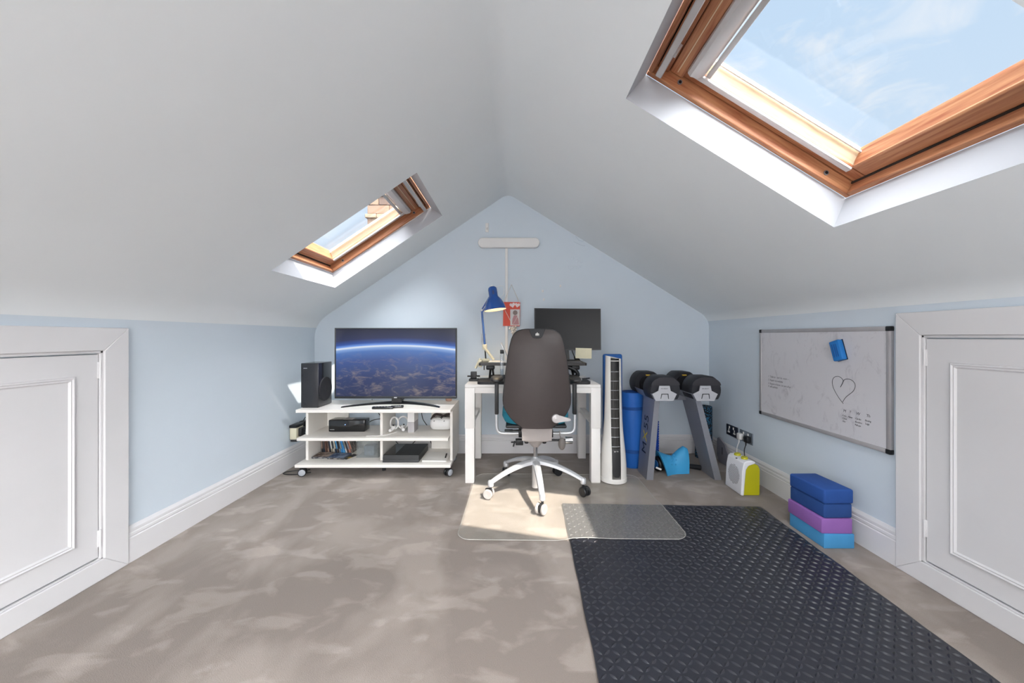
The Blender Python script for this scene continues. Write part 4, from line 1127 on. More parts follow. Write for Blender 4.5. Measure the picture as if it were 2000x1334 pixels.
# star base
HUBZ = .150
part(CH, 'hub', MB().lathe([(.030, .185), (.040, .19), (.042, .215), (.030, .226), (.0235, .228)], 24, (CX, CY, 0)), SATIN)
for ang in (-86, -14, 58, 130, 202):
    a = R(ang); d = Vector((math.cos(a), math.sin(a), 0)); sd = Vector((-math.sin(a), math.cos(a), 0)); C0 = Vector((CX, CY, 0))
    b = MB(); K = 12
    for k in range(K + 1):
        t = k / K; r = .020 + .300 * t
        zc = .206 - .098 * t ** 1.7; hw = .026 - .009 * t; hh = .016 - .005 * t
        if k == K: hw *= .75
        c = C0 + d * r
        b.v += [c + sd * hw + Vector((0, 0, zc - hh)), c + sd * hw * .9 + Vector((0, 0, zc + hh * .3)), c + sd * hw * .35 + Vector((0, 0, zc + hh)), c - sd * hw * .35 + Vector((0, 0, zc + hh)), c - sd * hw * .9 + Vector((0, 0, zc + hh * .3)), c - sd * hw + Vector((0, 0, zc - hh))]
    for k in range(K):
        q = k * 6
        for m_ in range(6): b.f.append([q + m_, q + (m_ + 1) % 6, q + 6 + (m_ + 1) % 6, q + 6 + m_])
    b.f += [list(range(6)), list(range(K * 6, K * 6 + 6))[::-1]]
    e = C0 + d * .318
    b.lathe([(.013, .078), (.0185, .084), (.0195, .108), (.016, .117), (0, .118)], 18, e)
    lg = part(CH, 'base_leg', b, SATIN)
    wdir = Vector((math.cos(a + .9), math.sin(a + .9), 0)); w0 = e + Vector((wdir.y, -wdir.x, 0)) * .014
    cs = MB().cyl(e + Vector((0, 0, .05)), e + Vector((0, 0, .080)), .008, n=10)
    Mr = basis(w0 + Vector((0, 0, .032)), wdir, wdir.cross(Vector((0, 0, 1))) * -1, Vector((0, 0, 1)))
    cs.box((0, 0, .010), (.016, .050, .050), .008, M=Mr)
    cst = part(lg, 'caster_housing', cs, CHD)
    for s in (-1, 1):
        part(lg, 'caster_wheel', MB().lathe([(.012, 0), (.028, 0), (.0310, .004), (.0310, .014), (.027, .018), (.010, .019), (0, .017)], 24, w0 + wdir * (s * .010) + Vector((0, 0, .031 + .004)), wdir * s), GREYPL if ang in (-86, 202) else BLACK)

CH.location.z += .0025

# ------------------------------------------------------------------ right-hand corner: fan, rolls, dumbbells
def tower_fan():
    fx, fy = .722, 2.655
    t = thing('tower_fan', 'white tower fan with a dark slotted front beside the desk', 'fan', (fx, fy, 0))
    PF = [(0, .096), (.028, .0965), (.034, .094), (.12, .0925), (.20, .087), (.28, .078), (.36, .070), (.45, .064), (.58, .060), (.72, .0575), (.86, .0555), (.897, .055)]
    def rad(z): return interp(PF, z)
    WF = mat('fan_white', '#e4e1dc', .25, coat=.2, var=.01)
    part(t, 'base_ring', MB().lathe([(.090, 0), (.0965, .004), (.0965, .030), (.093, .034)], 40, (fx, fy, 0)), WF)
    def shell(u, v):
        z = .035 + (.862 if True else 0) * v; a = R(-90 + 24) + R(312) * u
        r = rad(z); cut = 0
        return (fx + r * math.cos(a), fy + r * 1.0 * math.sin(a), z)
    def body(u, v):
        # open at the front for the dark panel, front angle -90deg
        z = .034 + .863 * v; r = rad(z); half = math.asin(min(.9, .031 / r))
        a = -math.pi / 2 + half + (2 * math.pi - 2 * half) * u
        lift = 0
        if v > .985: lift = .012 * math.cos(a - math.pi) - .004
        return (fx + r * math.cos(a), fy + r * math.sin(a), z + lift)
    part(t, 'body', MB().grid(body, 48, 40), WF)
    top = [body(i / 48, .998) for i in range(49)]
    part(t, 'top_cap', MB().add([(fx + (p[0] - fx) * .96, fy + (p[1] - fy) * .96, p[2] - .004) for p in top], [list(range(49))]), CHARCOAL)
    def front(x, z, off=0.0):
        r = rad(z); return (fx + x, fy - math.sqrt(max(r * r - x * x, 1e-6)) - off, z)
    def pan(z0, z1, off, w0=.031):
        return MB().grid(lambda u, v: front(-w0 + 2 * w0 * u, z0 + (z1 - z0) * v, off), 8, 20)
    part(t, 'grille_recess', pan(.255, .884, -.012, .030), mat('fan_black', '#141416', .5))
    cp = MB(); n0 = 20
    zz = [.052, .056, .064, .075] + [.075 + (.25 - .075) * i / 10 for i in range(1, 11)]
    hw = [.010, .018, .025, .029] + [.030] * 10
    for z, h in zip(zz, hw):
        cp.v += [Vector(front(-h, z, .0015)), Vector(front(0, z, .002)), Vector(front(h, z, .0015))]
    for k in range(len(zz) - 1):
        for m_ in (0, 1): cp.f.append([k * 3 + m_, k * 3 + m_ + 1, k * 3 + 4 + m_, k * 3 + 3 + m_])
    pn = part(t, 'control_panel', cp, mat('fan_panel', '#2b2b2d', .3))
    Mt = basis(Vector(front(-.017, .228, .0026)), Vector((1, 0, 0)), Vector((0, 0, 1)), Vector((0, -1, 0)))
    part(pn, 'lettering', text_mb('igenix', .0135, Mt), PAPER)
    for k in range(9):
        z = .262 + .066 * k
        part(t, 'grille_bar', MB().tube([front(x, z, -.003) for x in (-.030, -.015, 0, .015, .030)], .0016, 6), SATIN)
    for x in (-.02, -.010, 0, .010, .02):
        part(t, 'louvre', MB().tube([front(x, .258 + (.80 - .258) * i / 14, -.009) for i in range(15)], .0011, 5), mat('louvre_grey', '#6d6862', .5))
    part(t, 'top_slot', MB().tube([front(x, .868, -.001) for x in (-.030, 0, .030)], .003, 6), WF)
    t.location.z += .0063
    cable('power_cable', 'black cable on the carpet behind the tower fan', [(.73, 2.77, .012), (.78, 2.90, .006), (.70, 3.05, .006), (.72, 3.2, .006)])
tower_fan()
BF = mat('blue_foam', '#1d62b4', .7, var=.05, vscale=20, bump=.1, bscale=300)
solo('foam_board', 'tall flat blue foam board standing behind the tower fan', 'foam board', MB().box((.770, 2.855, .456), (.148, .045, .912), .014), mat('blue_foam_board', '#14579f', .65, var=.05))
RO = thing('rolled_mat', 'rolled bright blue exercise mat standing upright beside the tower fan', 'rolled mat', (.958, 2.965, 0))
prof = [(.072, 0), (.078, .008), (.082, .10), (.088, .16), (.094, .30), (.096, .40), (.091, .46), (.087, .48), (.088, .52), (.0885, .593), (.085, .600), (.0, .6005)]
part(RO, 'roll', MB().lathe(prof, 40, (.958, 2.965, 0)), mat('blue_mat', '#1f66bd', .6, var=.05, vscale=9))
sp = []
for i in range(120):
    a = i * .35; r = .012 + .072 * i / 119; sp.append((.958 + r * math.cos(a), 2.965 + r * math.sin(a), .6015))
part(RO, 'rolled_edge', MB().tube(sp, .0014, 4), mat('blue_mat_edge', '#123f7c', .7))
for z, r in ((.135, .0868), (.475, .0885)):
    part(RO, 'strap', MB().lathe([(r, -.013), (r + .003, -.011), (r + .003, .011), (r, .013)], 36, (.958, 2.965, z), caps=False), mat('blue_strap', '#174f97', .7))

RK = thing('dumbbell_stand', 'grey steel two-legged dumbbell stand in the right corner', 'dumbbell stand', (1.24, 2.78, 0))
STG = mat('stand_grey', '#9698a0', .42, .45, var=.03)
def rack_leg(b0, b1, t0, t1, tz, nm='post'):
    yb0, yb1, yt0, yt1 = 2.665, 2.85, 2.640, 2.868
    return part(RK, nm, MB().hexa([(b0, yb0, 0), (b1, yb0, 0), (b1, yb1, 0), (b0, yb1, 0)], [(t0, yt0, tz), (t1, yt0, tz), (t1, yt1, tz), (t0, yt1, tz)]), STG)
pl = rack_leg(.968, 1.018, 1.020, 1.056, .598)
rack_leg(1.468, 1.518, 1.312, 1.352, .598)
# lettering on the outer side of the left post, reading upwards
sidev = Vector((.052, 0, .598)).normalized()
Ml = basis(Vector((.9735, 2.80, .16)) + Vector((-.0012, 0, 0)), sidev, Vector((0, -1, 0)) * -1 * -1, Vector((-1, 0, .087)).normalized())
Ml = basis(Vector((.9825, 2.815, .165)), sidev, Vector((0, 1, 0)), sidev.cross(Vector((0, 1, 0))))
part(pl, 'lettering', text_mb('M', .115, Ml @ Matrix.Translation((0, -.09, .0012))), mat('navy_print', '#15171f', .5))
part(pl, 'lettering', text_mb('X', .115, Ml @ Matrix.Translation((.092, -.09, .0012))), mat('yellow_print', '#d8c32c', .5))
part(pl, 'lettering', text_mb('55', .115, Ml @ Matrix.Translation((.18, -.09, .0012))), mat('navy_print', '#15171f', .5))
part(RK, 'cross_bar', MB().b2(1.03, 1.345, 2.80, 2.86, .560, .598, .004), STG)
part(RK, 'cross_bar', MB().b2(1.03, 1.345, 2.985, 3.015, .575, .602, .004), STG)
front_poly = [(-.036, .703), (.036, .703), (.043, .668), (.086, .646), (.062, .597), (-.062, .597), (-.086, .646), (-.043, .668)]
Mxz = Matrix(((1, 0, 0, 0), (0, 0, 1, 0), (0, 1, 0, 0), (0, 0, 0, 1)))
for cx in (1.055, 1.342):
    cr = part(RK, 'cradle', MB().hexa([(cx - .062, 2.563, .596), (cx + .062, 2.563, .596), (cx + .062, 3.03, .596), (cx - .062, 3.03, .596)], [(cx - .064, 2.563, .602), (cx + .064, 2.563, .602), (cx + .064, 3.03, .602), (cx - .064, 3.03, .602)])
        .hexa([(cx - .062, 2.57, .598), (cx - .056, 2.57, .598), (cx - .056, 3.03, .598), (cx - .062, 3.03, .598)], [(cx - .088, 2.57, .646), (cx - .084, 2.57, .646), (cx - .084, 3.03, .646), (cx - .088, 3.03, .646)])
        .hexa([(cx + .056, 2.57, .598), (cx + .062, 2.57, .598), (cx + .062, 3.03, .598), (cx + .056, 3.03, .598)], [(cx + .084, 2.57, .646), (cx + .088, 2.57, .646), (cx + .088, 3.03, .646), (cx + .084, 3.03, .646)]), STG)
    fp = part(cr, 'front_plate', MB().prism([(cx + x, z) for x, z in front_poly], 2.555, 2.563, Mxz), mat('plate_silver', '#b9babf', .4, .35))
    b = MB().prism([(cx - .029, .612), (cx - .022, .648), (cx + .026, .648), (cx + .030, .612), (cx + .026, .612), (cx + .0215, .643), (cx - .0175, .643), (cx - .025, .612)], 2.5535, 2.556, Mxz)
    part(cr, 'latch_slot', b, BLACK)
    Mt = basis(Vector((cx - .026, 2.5545, .680)), Vector((1, 0, 0)), Vector((0, 0, 1)), Vector((0, -1, 0)))
    part(cr, 'lettering', text_mb('MX SELECT', .0098, Mt, shear=.2), INK)
def dumbbell(label, cx, yaw=0.0):
    t = thing('dumbbell', label, 'dumbbell', (cx, 2.82, .602), group='dumbbells on the grey stand')
    RB = mat('dumbbell_rubber', '#26272d', .55, spec=.4, var=.08, vscale=25)
    cz = .668; r = .1085
    def head(y0, y1, sgn):
        b = MB(); n = 40; prof = [(.93, 0), (1.0, .010), (1.0, (y1 - y0) - .010), (.93, y1 - y0)]
        for k, h in prof:
            for i in range(n):
                a = 2 * math.pi * i / n; x = r * k * math.cos(a); z = r * k * math.sin(a)
                z = max(-.064, min(.098 * k, z)); b.v.append(Vector((cx + x, y0 + h, cz + z)))
        for q in range(3):
            for i in range(n): b.f.append([q * n + i, q * n + (i + 1) % n, (q + 1) * n + (i + 1) % n, (q + 1) * n + i])
        b.f += [list(range(n))[::-1], list(range(3 * n, 4 * n))]; return b
    h1 = part(t, 'weight_head', head(2.580, 2.735, 1), RB)
    part(h1, 'end_cap', MB().prism([(cx + x, cz + z) for x, z in [(.101 * math.cos(R(a)), max(-.05, .035 + .058 * math.sin(R(a)))) for a in range(0, 181, 12)]], 2.576, 2.581, Mxz), mat('dumbbell_cap', '#2d2c32', .6))
    h2 = part(t, 'weight_head', head(2.915, 3.055, -1), RB)
    part(t, 'inner_disc', MB().cyl((cx, 2.735, cz), (cx, 2.765, cz), .070, n=30), mat('inner_black', '#15151a', .5))
    part(t, 'inner_disc', MB().cyl((cx, 2.885, cz), (cx, 2.915, cz), .070, n=30), mat('inner_black', '#15151a', .5))
    part(t, 'handle', MB().cyl((cx, 2.765, cz), (cx, 2.885, cz), .017, n=18), GREYMET)
    part(t, 'yellow_tab', MB().b2(cx - .022, cx + .010, 2.895, 2.912, cz + .069, cz + .078, .002), mat('yellow_plastic', '#e0b93a', .5), 'small yellow indicator tab')
dumbbell('black adjustable dumbbell on the cradle nearer the blue roll', 1.072)
dumbbell('black adjustable dumbbell on the cradle nearer the right wall', 1.362)

FRL = thing('foam_roller', 'dark speckled blue foam roller standing in the right corner', 'foam roller', (1.645, 3.165, 0))
SPK = speckle_mat('speckled_foam', '#11181f', '#2f6a8e', 95, .52, .58)
part(FRL, 'cylinder', MB().lathe([(.025, 0), (.064, 0), (.068, .004), (.068, .443), (.064, .447), (.025, .447), (.025, .40), (0, .40)], 32, (1.645, 3.165, 0)), SPK)
FR2 = thing('foam_roller', 'bright blue ridged foam roller hidden behind the left post of the stand', 'foam roller', (1.168, 3.075, 0))
prof = [(.046, 0)]
for i in range(17): prof += [(.046, .004 + i * .02), (.052, .009 + i * .02), (.052, .015 + i * .02), (.046, .020 + i * .02)]
part(FR2, 'cylinder', MB().lathe(prof + [(.0, .345)], 26, (1.168, 3.075, 0)), mat('royal_blue_foam', '#0f48b4', .6))

NS_ = mat('sky_blue_foam', '#3b9cd0', .55, var=.04)
def neck():
    W0, W1 = 1.112, 1.345
    def hgt(u): return interp([(0, .160), (.25, .135), (.5, .120), (.75, .175), (.88, .196), (1, .180)], u)
    def dep(u): return interp([(0, .105), (.3, .075), (.55, .062), (.8, .060), (1, .055)], u)
    def f(k):
        def g(u, v):
            a = math.pi * v; c = -math.cos(a); s_ = math.sin(a) ** .75 if 0 < v < 1 else 0
            x = W0 + (W1 - W0) * u + (1 - s_) * (.042 * (1 - u) ** 2 - .006 * u)
            return (x, 2.84 + c * (dep(u) - k), max(0.0 if k == 0 else .0, (hgt(u) - k) * s_))
        return g
    t = thing('neck_stretcher', 'sky blue curved foam neck stretcher on the carpet under the stand', 'neck stretcher', (1.23, 2.84, 0))
    b = MB().slab(f(0), f(.018), 24, 24); part(t, 'body', b, NS_)
    for i in range(4):
        for j in range(2):
            p = f(0)(.36 + .16 * j + .03 * (i % 2), .16 + .09 * i); part(t, 'massage_node', MB().ball(p, .0065, n=8, m=6), NS_)
neck()
AB = thing('ab_wheel', 'black exercise wheel with a blue hub lying behind the neck stretcher', 'exercise wheel', (1.115, 2.90, 0))
part(AB, 'wheel', MB().lathe([(.020, -.030), (.047, -.030), (.055, -.022), (.057, 0), (.055, .022), (.047, .030), (.020, .030)], 32, (1.128, 2.845, .058), (1, .35, 0)), BLACK)
part(AB, 'hub', MB().lathe([(.0, -.033), (.030, -.033), (.033, -.028), (.033, .028), (.030, .033), (0, .033)], 24, (1.128, 2.845, .058), (1, .35, 0)), mat('hub_blue', '#1c5f9d', .5))
part(AB, 'handle', MB().tube([(1.15, 2.850, .058), (1.28, 2.852, .050), (1.36, 2.852, .038), (1.455, 2.850, .024)], [.012, .014, .017, .021], 12, smooth=4), BLACK)
part(AB, 'label_sticker', MB().box((1.105, 2.785, .040), (.045, .002, .013), rot=Matrix.Rotation(R(22), 3, 'Y')), PAPER)
GL = MB().prism([(2.955, .0), (3.055, .0), (3.085, .05), (3.085, .19), (3.055, .205), (2.975, .165), (2.935, .10), (2.935, .04)], 0, .012, Matrix(((0, 0, 1, 1.718), (1, 0, 0, 0), (0, 1, 0, 0), (0, 0, 0, 1))) @ Matrix.Identity(4))
LID = thing('plastic_lid', 'grey plastic lid leaning on the skirting by the wall sockets', 'lid', (1.715, 3.04, 0))
part(LID, 'panel', GL, mat('lid_grey', '#85838a', .45)); part(LID, 'slot', MB().b2(1.7168, 1.7185, 3.005, 3.011, .075, .135), BLACK)

# --- fan heater (faces the room)
FH = thing('fan_heater', 'small white and lime green fan heater by the right skirting board', 'fan heater', (1.555, 2.489, 0), R(1.5))
HW_ = mat('heater_white', '#e9e9ec', .35, var=.01); LIME = mat('lime_plastic', '#b9b413', .45, var=.03)
hx = 1.494; hy0, hy1 = 2.398, 2.580
Mside = Matrix(((1, 0, 0, 0), (0, 0, 1, 0), (0, 1, 0, 0), (0, 0, 0, 1)))
white_prof = [(hx, .006), (hx + .003, .0), (hx + .020, .0), (hx + .024, .06), (hx + .034, .17), (hx + .050, .196), (hx + .092, .210), (hx + .096, .222), (hx + .075, .230), (hx + .035, .226), (hx + .018, .214), (hx + .008, .16)]
o = part(FH, 'front_shell', MB().prism(white_prof, hy0, hy1, Mside), HW_)
m_ = o.modifiers.new('soft', 'BEVEL'); m_.width = .006; m_.segments = 3; m_.limit_method = 'ANGLE'
lime_prof = [(hx + .018, .004), (hx + .118, .004), (hx + .122, .010), (hx + .124, .175), (hx + .112, .200), (hx + .090, .2095), (hx + .050, .1955), (hx + .034, .17), (hx + .024, .06)]
o = part(FH, 'back_shell', MB().prism(lime_prof, hy0 + .003, hy1 - .003, Mside), LIME)
part(FH, 'foot', MB().b2(hx + .06, hx + .11, hy0 + .015, hy1 - .015, 0, .005), BLACK)
for y in (2.452, 2.528):
    part(FH, 'knob', MB().lathe([(.021, 0), (.020, .010), (.018, .013), (0, .013)], 22, (hx + .056, y, .2275), (-.12, 0, 1)), LIME, 'lime green dial')
part(FH, 'indicator', MB().box((hx + .0235, 2.487, .2195), (.008, .016, .001), rot=Matrix.Rotation(R(-38), 3, 'Y')), BLACK)
def front_x(z): return interp([(0, hx + .001), (.006, hx), (.16, hx + .008), (.214, hx + .018)], z)
gh = MB()
for i in range(-9, 10):
    for j in range(-9, 10):
        y = i * .0072 + (.0036 if j % 2 else 0); z = j * .0078
        if math.hypot(y, z) > .064: continue
        zz = .112 + z; xx = front_x(zz)
        gh.cyl((xx - .0006, 2.489 + y, zz), (xx + .001, 2.489 + y, zz), .0024, n=6)
part(FH, 'grille_holes', gh, mat('grille_dark', '#3b3b40', .7), 'round patch of small dark holes', kind='stuff')

# --- wall sockets
def socket(label, y0, y1, face, plugs=True):
    t = thing('wall_socket', label, 'socket', (XR, (y0 + y1) / 2, .245), group='double wall sockets')
    part(t, 'plate', MB().b2(XR - .008, XR, y0, y1, .246, .332, .003), face)
    for k, yy in enumerate(((y0 * .75 + y1 * .25), (y0 * .25 + y1 * .75))):
        s = MB().b2(XR - .0092, XR - .0078, yy - .005, yy + .005, .283, .302).b2(XR - .0092, XR - .0078, yy - .014, yy + .014, .268, .280)
        part(t, 'insert', s, PAPER)
        part(t, 'rocker_switch', MB().b2(XR - .012, XR - .008, yy - (.016 if k else -.004), yy + (-.004 if k else .016), .304, .322, .001), PAPER)
socket('dark blue double wall socket without plugs beside the plugged one', 2.862, 3.010, mat('navy_plate', '#151c2c', .35))
socket('brushed steel double wall socket holding a white and a black plug', 2.680, 2.830, mat('steel_plate', '#8f98a2', .3, .6))
def plug(label, yy, m, cm, cpts, cl):
    t = thing('plug', label, 'plug', (XR - .03, yy, .262))
    part(t, 'body', MB().box((XR - .027, yy, .284), (.034, .048, .050), .010), m)
    part(t, 'cord_grip', MB().cyl((XR - .034, yy, .262), (XR - .036, yy, .238), .006, .004, n=10), m)
    cable('power_cable', cl, cpts, .0032, cm)
plug('white plug in the steel wall socket', 2.795, WHITEPL, WHITEPL, [(XR - .036, 2.795, .240), (1.70, 2.78, .20), (1.68, 2.75, .15), (1.66, 2.70, .04), (1.65, 2.60, .006)], 'white cable hanging from the white plug')
plug('black plug in the steel wall socket', 2.712, BLACK, CAB, [(XR - .036, 2.712, .240), (1.705, 2.70, .20), (1.69, 2.66, .12), (1.66, 2.60, .05), (1.625, 2.55, .04)], 'black cable running from the black plug to the heater')

# ------------------------------------------------------------------ whiteboard on the right wall
def bz(y, z, off=0.0): return Vector((1.7445 - off, y, z))
BD = thing('whiteboard', 'framed whiteboard with a heart and handwriting on the right wall', 'whiteboard', (1.752, 2.137, .502))
BY0, BY1, BZ0, BZ1 = 1.686, 2.588, .502, 1.097
def wb_mat():
    m = mat('whiteboard_surface', '#c9c7cc', .3, var=.0); nt = m.node_tree; b = nt.nodes['Principled BSDF']
    tc = nt.nodes.new('ShaderNodeTexCoord'); mp = nt.nodes.new('ShaderNodeMapping'); mp.inputs['Scale'].default_value = (1, 6, 3.2)
    nt.links.new(tc.outputs['Object'], mp.inputs[0])
    nz = nt.nodes.new('ShaderNodeTexNoise'); nz.inputs['Scale'].default_value = 2.4; nz.inputs['Detail'].default_value = 10; nz.inputs['Roughness'].default_value = .75
    nz.inputs['Distortion'].default_value = 1.2
    nt.links.new(mp.outputs[0], nz.inputs['Vector'])
    r = nt.nodes.new('ShaderNodeValToRGB'); r.color_ramp.elements[0].position = .54; r.color_ramp.elements[1].position = .78
    r.color_ramp.elements[0].color = lin('#d2d0d4') + (1,); r.color_ramp.elements[1].color = lin('#a9a5ac') + (1,)
    nt.links.new(nz.outputs['Fac'], r.inputs[0]); nt.links.new(r.outputs[0], b.inputs['Base Color'])
    return m
part(BD, 'panel', MB().b2(1.7445, 1.757, BY0 + .01, BY1 - .01, BZ0 + .01, BZ1 - .01), wb_mat(), 'white writing surface with faint rubbed smudges')
AF = mat('anodised_frame', '#b5b2b4', .4, .4)
part(BD, 'frame_bar', MB().b2(1.740, 1.7585, BY0 + .02, BY1 - .02, BZ1 - .022, BZ1, .003), AF)
part(BD, 'frame_bar', MB().b2(1.740, 1.7585, BY0 + .02, BY1 - .02, BZ0, BZ0 + .022, .003), AF)
part(BD, 'frame_bar', MB().b2(1.740, 1.7585, BY0, BY0 + .020, BZ0 + .02, BZ1 - .02, .003), AF)
part(BD, 'frame_bar', MB().b2(1.740, 1.7585, BY1 - .020, BY1, BZ0 + .02, BZ1 - .02, .003), AF)
for y in (BY0, BY1 - .022):
    for z in (BZ0 - .001, BZ1 - .023): part(BD, 'corner_cap', MB().b2(1.738, 1.759, y - .001, y + .023, z, z + .024, .004), BLACK)
hl = [(1.9482, .7783), (1.9325, .8110), (1.9365, .8228), (1.9516, .8327), (1.9690, .8339), (1.9882, .8249), (1.9975, .8062), (1.9953, .7812), (1.9832, .7547), (1.9585, .7212), (1.9311, .6941)]
hr = [(1.9345, .7026), (1.9177, .7281), (1.8979, .7464), (1.8753, .7678), (1.8646, .7900), (1.8671, .8103), (1.8849, .8247), (1.9077, .8268), (1.9257, .8198), (1.9360, .8000), (1.9470, .7800)]
hb = MB().tube([bz(y, z, .0003) for y, z in hl], .0013, 5, smooth=6).tube([bz(y, z, .0003) for y, z in hr], .0013, 5, smooth=6)
part(BD, 'drawn_heart', hb, INK)
def wtext(s, y, z, size, m, rot=0.0, shear=.15):
    Mt = basis(bz(y, z, .0004), Vector((0, -1, 0)), Vector((0, 0, 1)), Vector((-1, 0, 0))) @ Matrix.Rotation(rot, 4, 'Z')
    part(BD, 'handwriting', text_mb(s, size, Mt, ext=.0001, shear=shear, space=.88), m)
for s, y, z, sz in (('M', 1.932, .650, .021), ('T', 1.897, .652, .018), ('W', 1.860, .651, .021), ('Th', 1.806, .652, .020),
                    ('Core', 1.938, .627, .0128), ('Chest', 1.938, .612, .0128), ('Abs', 1.937, .597, .0128), ('Pilates', 1.9045, .627, .0118),
                    ('Cardio', 1.864, .627, .0128), ('Shoulders', 1.866, .6105, .0112), ('Pull-ups', 1.866, .5945, .0120), ('Boxing', 1.812, .629, .0128), ('Legs', 1.811, .613, .0138)):
    wtext(s, y, z, sz, INK)
for s, y, z, w_ in (('1  Table to   and 1st  room  -', 2.503, .771, 0), ('2  Repair my website', 2.503, .7475, 0), ('3  Repair in frame  no one of us', 2.503, .7235, 0), ('4  sell updates', 2.503, .704, 0)):
    wtext(s, y, z, .0185, FADED_INK)
er = [(1.9992, 1.0238), (1.9290, 1.0320), (1.8970, .9323), (1.9635, .9126)]
ER = thing('whiteboard_eraser', 'blue whiteboard eraser stuck slanting on the upper board', 'eraser', (1.735, 1.947, .97))
cy, cz = 1.9475, .9745
ER_M = basis(Vector((1.7295, cy, cz)), Vector((0, -1, 0)), Vector((0, 0, 1)), Vector((-1, 0, 0))) @ Matrix.Rotation(R(17), 4, 'Z')
EB = mat('eraser_blue', '#1f78c4', .6, var=.04)
part(ER, 'body', MB().box((0, 0, 0), (.058, .108, .028), .006, M=ER_M), EB)
rg = MB()
for k in range(3): rg.box((-.012 + .012 * k, 0, .0145), (.005, .07, .003), .001, M=ER_M)
part(ER, 'grip_ridge', rg, mat('eraser_dark_blue', '#17579a', .6))
part(ER, 'felt', MB().box((0, 0, -.0135), (.060, .110, .003), M=ER_M), mat('felt_navy', '#1c2c44', .9))

# --- yoga blocks
def block(label, col, x0, x1, y0, y1, z0, z1, rot, ch):
    cxx, cyy = (x0 + x1) / 2, (y0 + y1) / 2
    b = MB().b2(x0 - cxx, x1 - cxx, y0 - cyy, y1 - cyy, 0, z1 - z0, ch, 3)
    o = mesh_object('yoga_block', b, col); o.location = (cxx, cyy, z0); o.rotation_euler = (0, 0, rot)
    tag(o, label, 'yoga block', 'yoga blocks stacked by the right wall')
block('light blue yoga block at the bottom of the stack by the right wall', mat('foam_light_blue', '#4390c4', .8, var=.04, bump=.15, bscale=260), 1.534, 1.684, 1.802, 2.030, 0, .0715, 0, .004)
block('purple yoga block, second from the bottom of the stack', mat('foam_purple', '#8f60a8', .8, var=.04, bump=.15, bscale=260), 1.528, 1.678, 1.806, 2.036, .0715, .1445, R(-1.2), .004)
block('dark blue yoga block lying on the purple one', mat('foam_dark_blue', '#1f4583', .85, var=.06, bump=.2, bscale=260), 1.540, 1.682, 1.812, 2.035, .1445, .2165, R(.8), .008)
block('dark blue yoga block on the very top of the stack', mat('foam_royal_blue', '#204b92', .85, var=.06, bump=.2, bscale=260), 1.536, 1.686, 1.808, 2.034, .2165, .2885, R(1.2), .010)

# ------------------------------------------------------------------ back wall
WLT = thing('wall_light', 'long white rounded wall light high on the back wall', 'wall light', (-.064, YB, 1.84))
pill = []
for i in range(13): a = R(-90 + 180 * i / 12); pill.append((.146 + .0430 * math.cos(a) + .0385, 1.885 + .0435 * math.sin(a)))
for i in range(13): a = R(90 + 180 * i / 12); pill.append((-.278 + .0430 * math.cos(a), 1.885 + .0435 * math.sin(a)))
o = part(WLT, 'housing', MB().prism(pill, YB - .052, YB, Mxz), WHITEPL)
m_ = o.modifiers.new('soft', 'BEVEL'); m_.width = .006; m_.segments = 3; m_.limit_method = 'ANGLE'
part(WLT, 'cable_cover', MB().b2(-.080, -.056, YB - .013, YB, .72, 1.845, .002), WHITEPL)
HK = thing('wall_hook', 'oval white adhesive hook above the wall light', 'hook', (-.243, YB, 1.99))
part(HK, 'plate', MB().box((-.243, YB - .004, 2.03), (.030, .008, .082), .0038, 2), WHITEPL)
part(HK, 'prong', MB().tube([(-.243, YB - .006, 2.03), (-.243, YB - .022, 2.012), (-.243, YB - .026, 2.022)], .005, 8, smooth=4), WHITEPL)
for x, z, l in ((.258, 1.459, 'small white hook above the left of the monitor, upper of the pair'), (.268, 1.381, 'small white hook just above the monitor, lower of the pair'), (.418, 1.505, 'small white hook on the bare wall above the middle of the monitor')):
    h = thing('wall_hook', l, 'hook', (x, YB, z), group='small white hooks above the monitor')
    part(h, 'plate', MB().box((x, YB - .003, z), (.016, .006, .022), .0025), WHITEPL); part(h, 'prong', MB().tube([(x, YB - .004, z), (x, YB - .016, z - .004), (x, YB - .018, z + .004)], .0028, 6, smooth=4), WHITEPL)

HC = thing('hanging_card', 'coral red picture card with two paper hearts hanging from a string', 'wall hanging', (-.024, YB, 1.13))
part(HC, 'card', MB().box((-.022, YB - .022, 1.250), (.150, .003, .215), rot=Matrix.Rotation(R(1), 3, 'Y')), RED)
def heart(cx, cz, s, rot):
    pts = []
    for i in range(28):
        a = 2 * math.pi * i / 28; x = 16 * math.sin(a) ** 3; y = 13 * math.cos(a) - 5 * math.cos(2 * a) - 2 * math.cos(3 * a) - math.cos(4 * a)
        x, y = x * s / 32, y * s / 32; pts.append((cx + x * math.cos(rot) - y * math.sin(rot), cz + x * math.sin(rot) + y * math.cos(rot)))
    return pts
for cx, sz, rr_ in ((-.015, .050, R(12)), (.030, .046, R(-8))):
    part(HC, 'paper_heart', MB().prism(heart(cx, 1.330, sz, rr_), YB - .0275, YB - .0255, Mxz), mat('pale_pink_paper', '#ecd9d8', .8))
ph = part(HC, 'photo', MB().b2(-.034, .050, YB - .0265, YB - .0245, 1.148, 1.292), mat('photo_grey', '#cfcac9', .6))
part(ph, 'print_shape', MB().prism([(.010 + .021 * math.cos(R(a)), 1.262 + .022 * math.sin(R(a))) for a in range(0, 360, 20)], YB - .0272, YB - .0262, Mxz), mat('print_taupe', '#8d7c78', .7))
part(ph, 'print_shape', MB().prism([(-.018, 1.155), (.045, 1.155), (.038, 1.205), (.026, 1.238), (-.002, 1.238), (-.014, 1.205)], YB - .0271, YB - .0261, Mxz), mat('print_rose', '#b98a8d', .7))
ST = mat('cream_string', '#e4dcd2', .9)
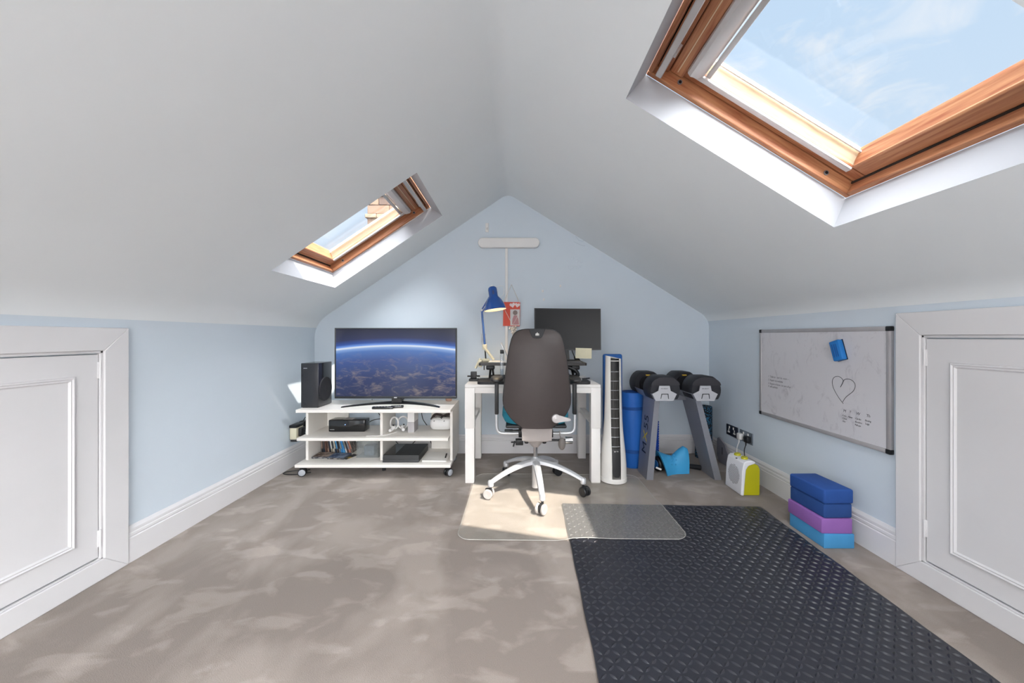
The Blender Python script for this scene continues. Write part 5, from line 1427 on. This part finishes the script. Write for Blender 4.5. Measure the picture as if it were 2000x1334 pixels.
part(HC, 'string', MB().tube([(-.095, YB - .022, 1.355), (-.022, YB - .012, 1.515), (.048, YB - .022, 1.353)], .0032, 6), ST)
part(HC, 'string', MB().tube([(-.082, YB - .029, 1.285), (-.012, YB - .029, 1.150), (.046, YB - .029, 1.255)], .0026, 6), ST)
part(HC, 'wall_nail', MB().cyl((-.022, YB, 1.515), (-.022, YB - .02, 1.515), .004, n=8), WHITEPL)
kn = MB(); random.seed(3)
for i in range(26):
    a = random.uniform(0, 6.28); r = random.uniform(0, .034); zz = random.uniform(-.030, .024); k = 1 - max(0, -zz) / .045
    kn.ball((-.012 + r * k * math.cos(a), YB - .026 + .012 * math.sin(a), 1.112 + zz), .0095, n=8, m=6)
kn.tube([(-.012, YB - .026, 1.085), (-.008, YB - .026, 1.00)], .006, 6)
part(HC, 'knotted_tassel', kn, ST)

def wall_damage():
    wb = bpy.data.objects['wall_back']
    def W(px, py): return (px - 1004) / 712 * YB, 1.05 + (657 - py) / 712 * YB
    lines = [[(.282, 2.134), (.36, 2.085), (.43, 2.045), (.485, 2.012)], [(.555, 1.955), (.585, 1.918), (.625, 1.908), (.615, 1.935)], [(.54, 1.905), (.60, 1.875), (.642, 1.868)]]
    for ln in lines:
        mb = MB().tube([(x, YB - .0006, z) for x, z in ln], .0014, 5, smooth=4)
        part(wb, 'plaster_crack', mb, mat('cracked_paint', '#b4c2cd', .8), local=True)
    rn = random.Random(5)
    for i in range(12):
        x, z = .555 + rn.uniform(-.06, .06), 1.70 + rn.uniform(-.05, .06)
        part(wb, 'paint_blister', MB().ball((x, YB, z), .010 + .008 * rn.random(), .0022, .008 + .008 * rn.random(), n=10, m=6), BLUE_WALL, local=True)
wall_damage()

# ------------------------------------------------------------------ outside: neighbour's stone chimney seen through the left roof window
def chimney():
    x0, x1, y0, y1 = -2.82, -1.55, 7.0, 7.8
    t = thing('chimney', "neighbour's tan stone chimney stack seen through the left roof window", 'chimney', ((x0 + x1) / 2, (y0 + y1) / 2, 0))
    part(t, 'core', MB().b2(x0 + .03, x1 - .03, y0 + .03, y1 - .03, -2.5, 5.2), mat('mortar', '#4a4039', .9, bump=.3, bscale=40))
    cols = ['#5b4638', '#523f34', '#65503f', '#4a3a31', '#5f4a3b']
    z = 2.55; k = 0
    while z < 4.75:
        band = k % 3 == 2; h = .085 if band else .17; out = .035 if band else 0.0
        xx = x0 - out; off = .22 if k % 2 else .42; i = 0
        while xx < x1 + out - .01:
            xe = min(xx + (off if i == 0 else .43), x1 + out); i += 1
            if x1 + out - xe < .08: xe = x1 + out
            c = '#6d5a49' if band else cols[(k * 3 + i) % 5]
            part(t, 'stone', MB().b2(xx + .004, xe - .004, y0 - out - .004 * (i % 2), y1 + out, z + .005, z + h - .005, .008, 1), mat('stone_' + c[1:], c, .9, var=.15, vscale=6, bump=.5, bscale=30))
            xx = xe
        z += h; k += 1
chimney()
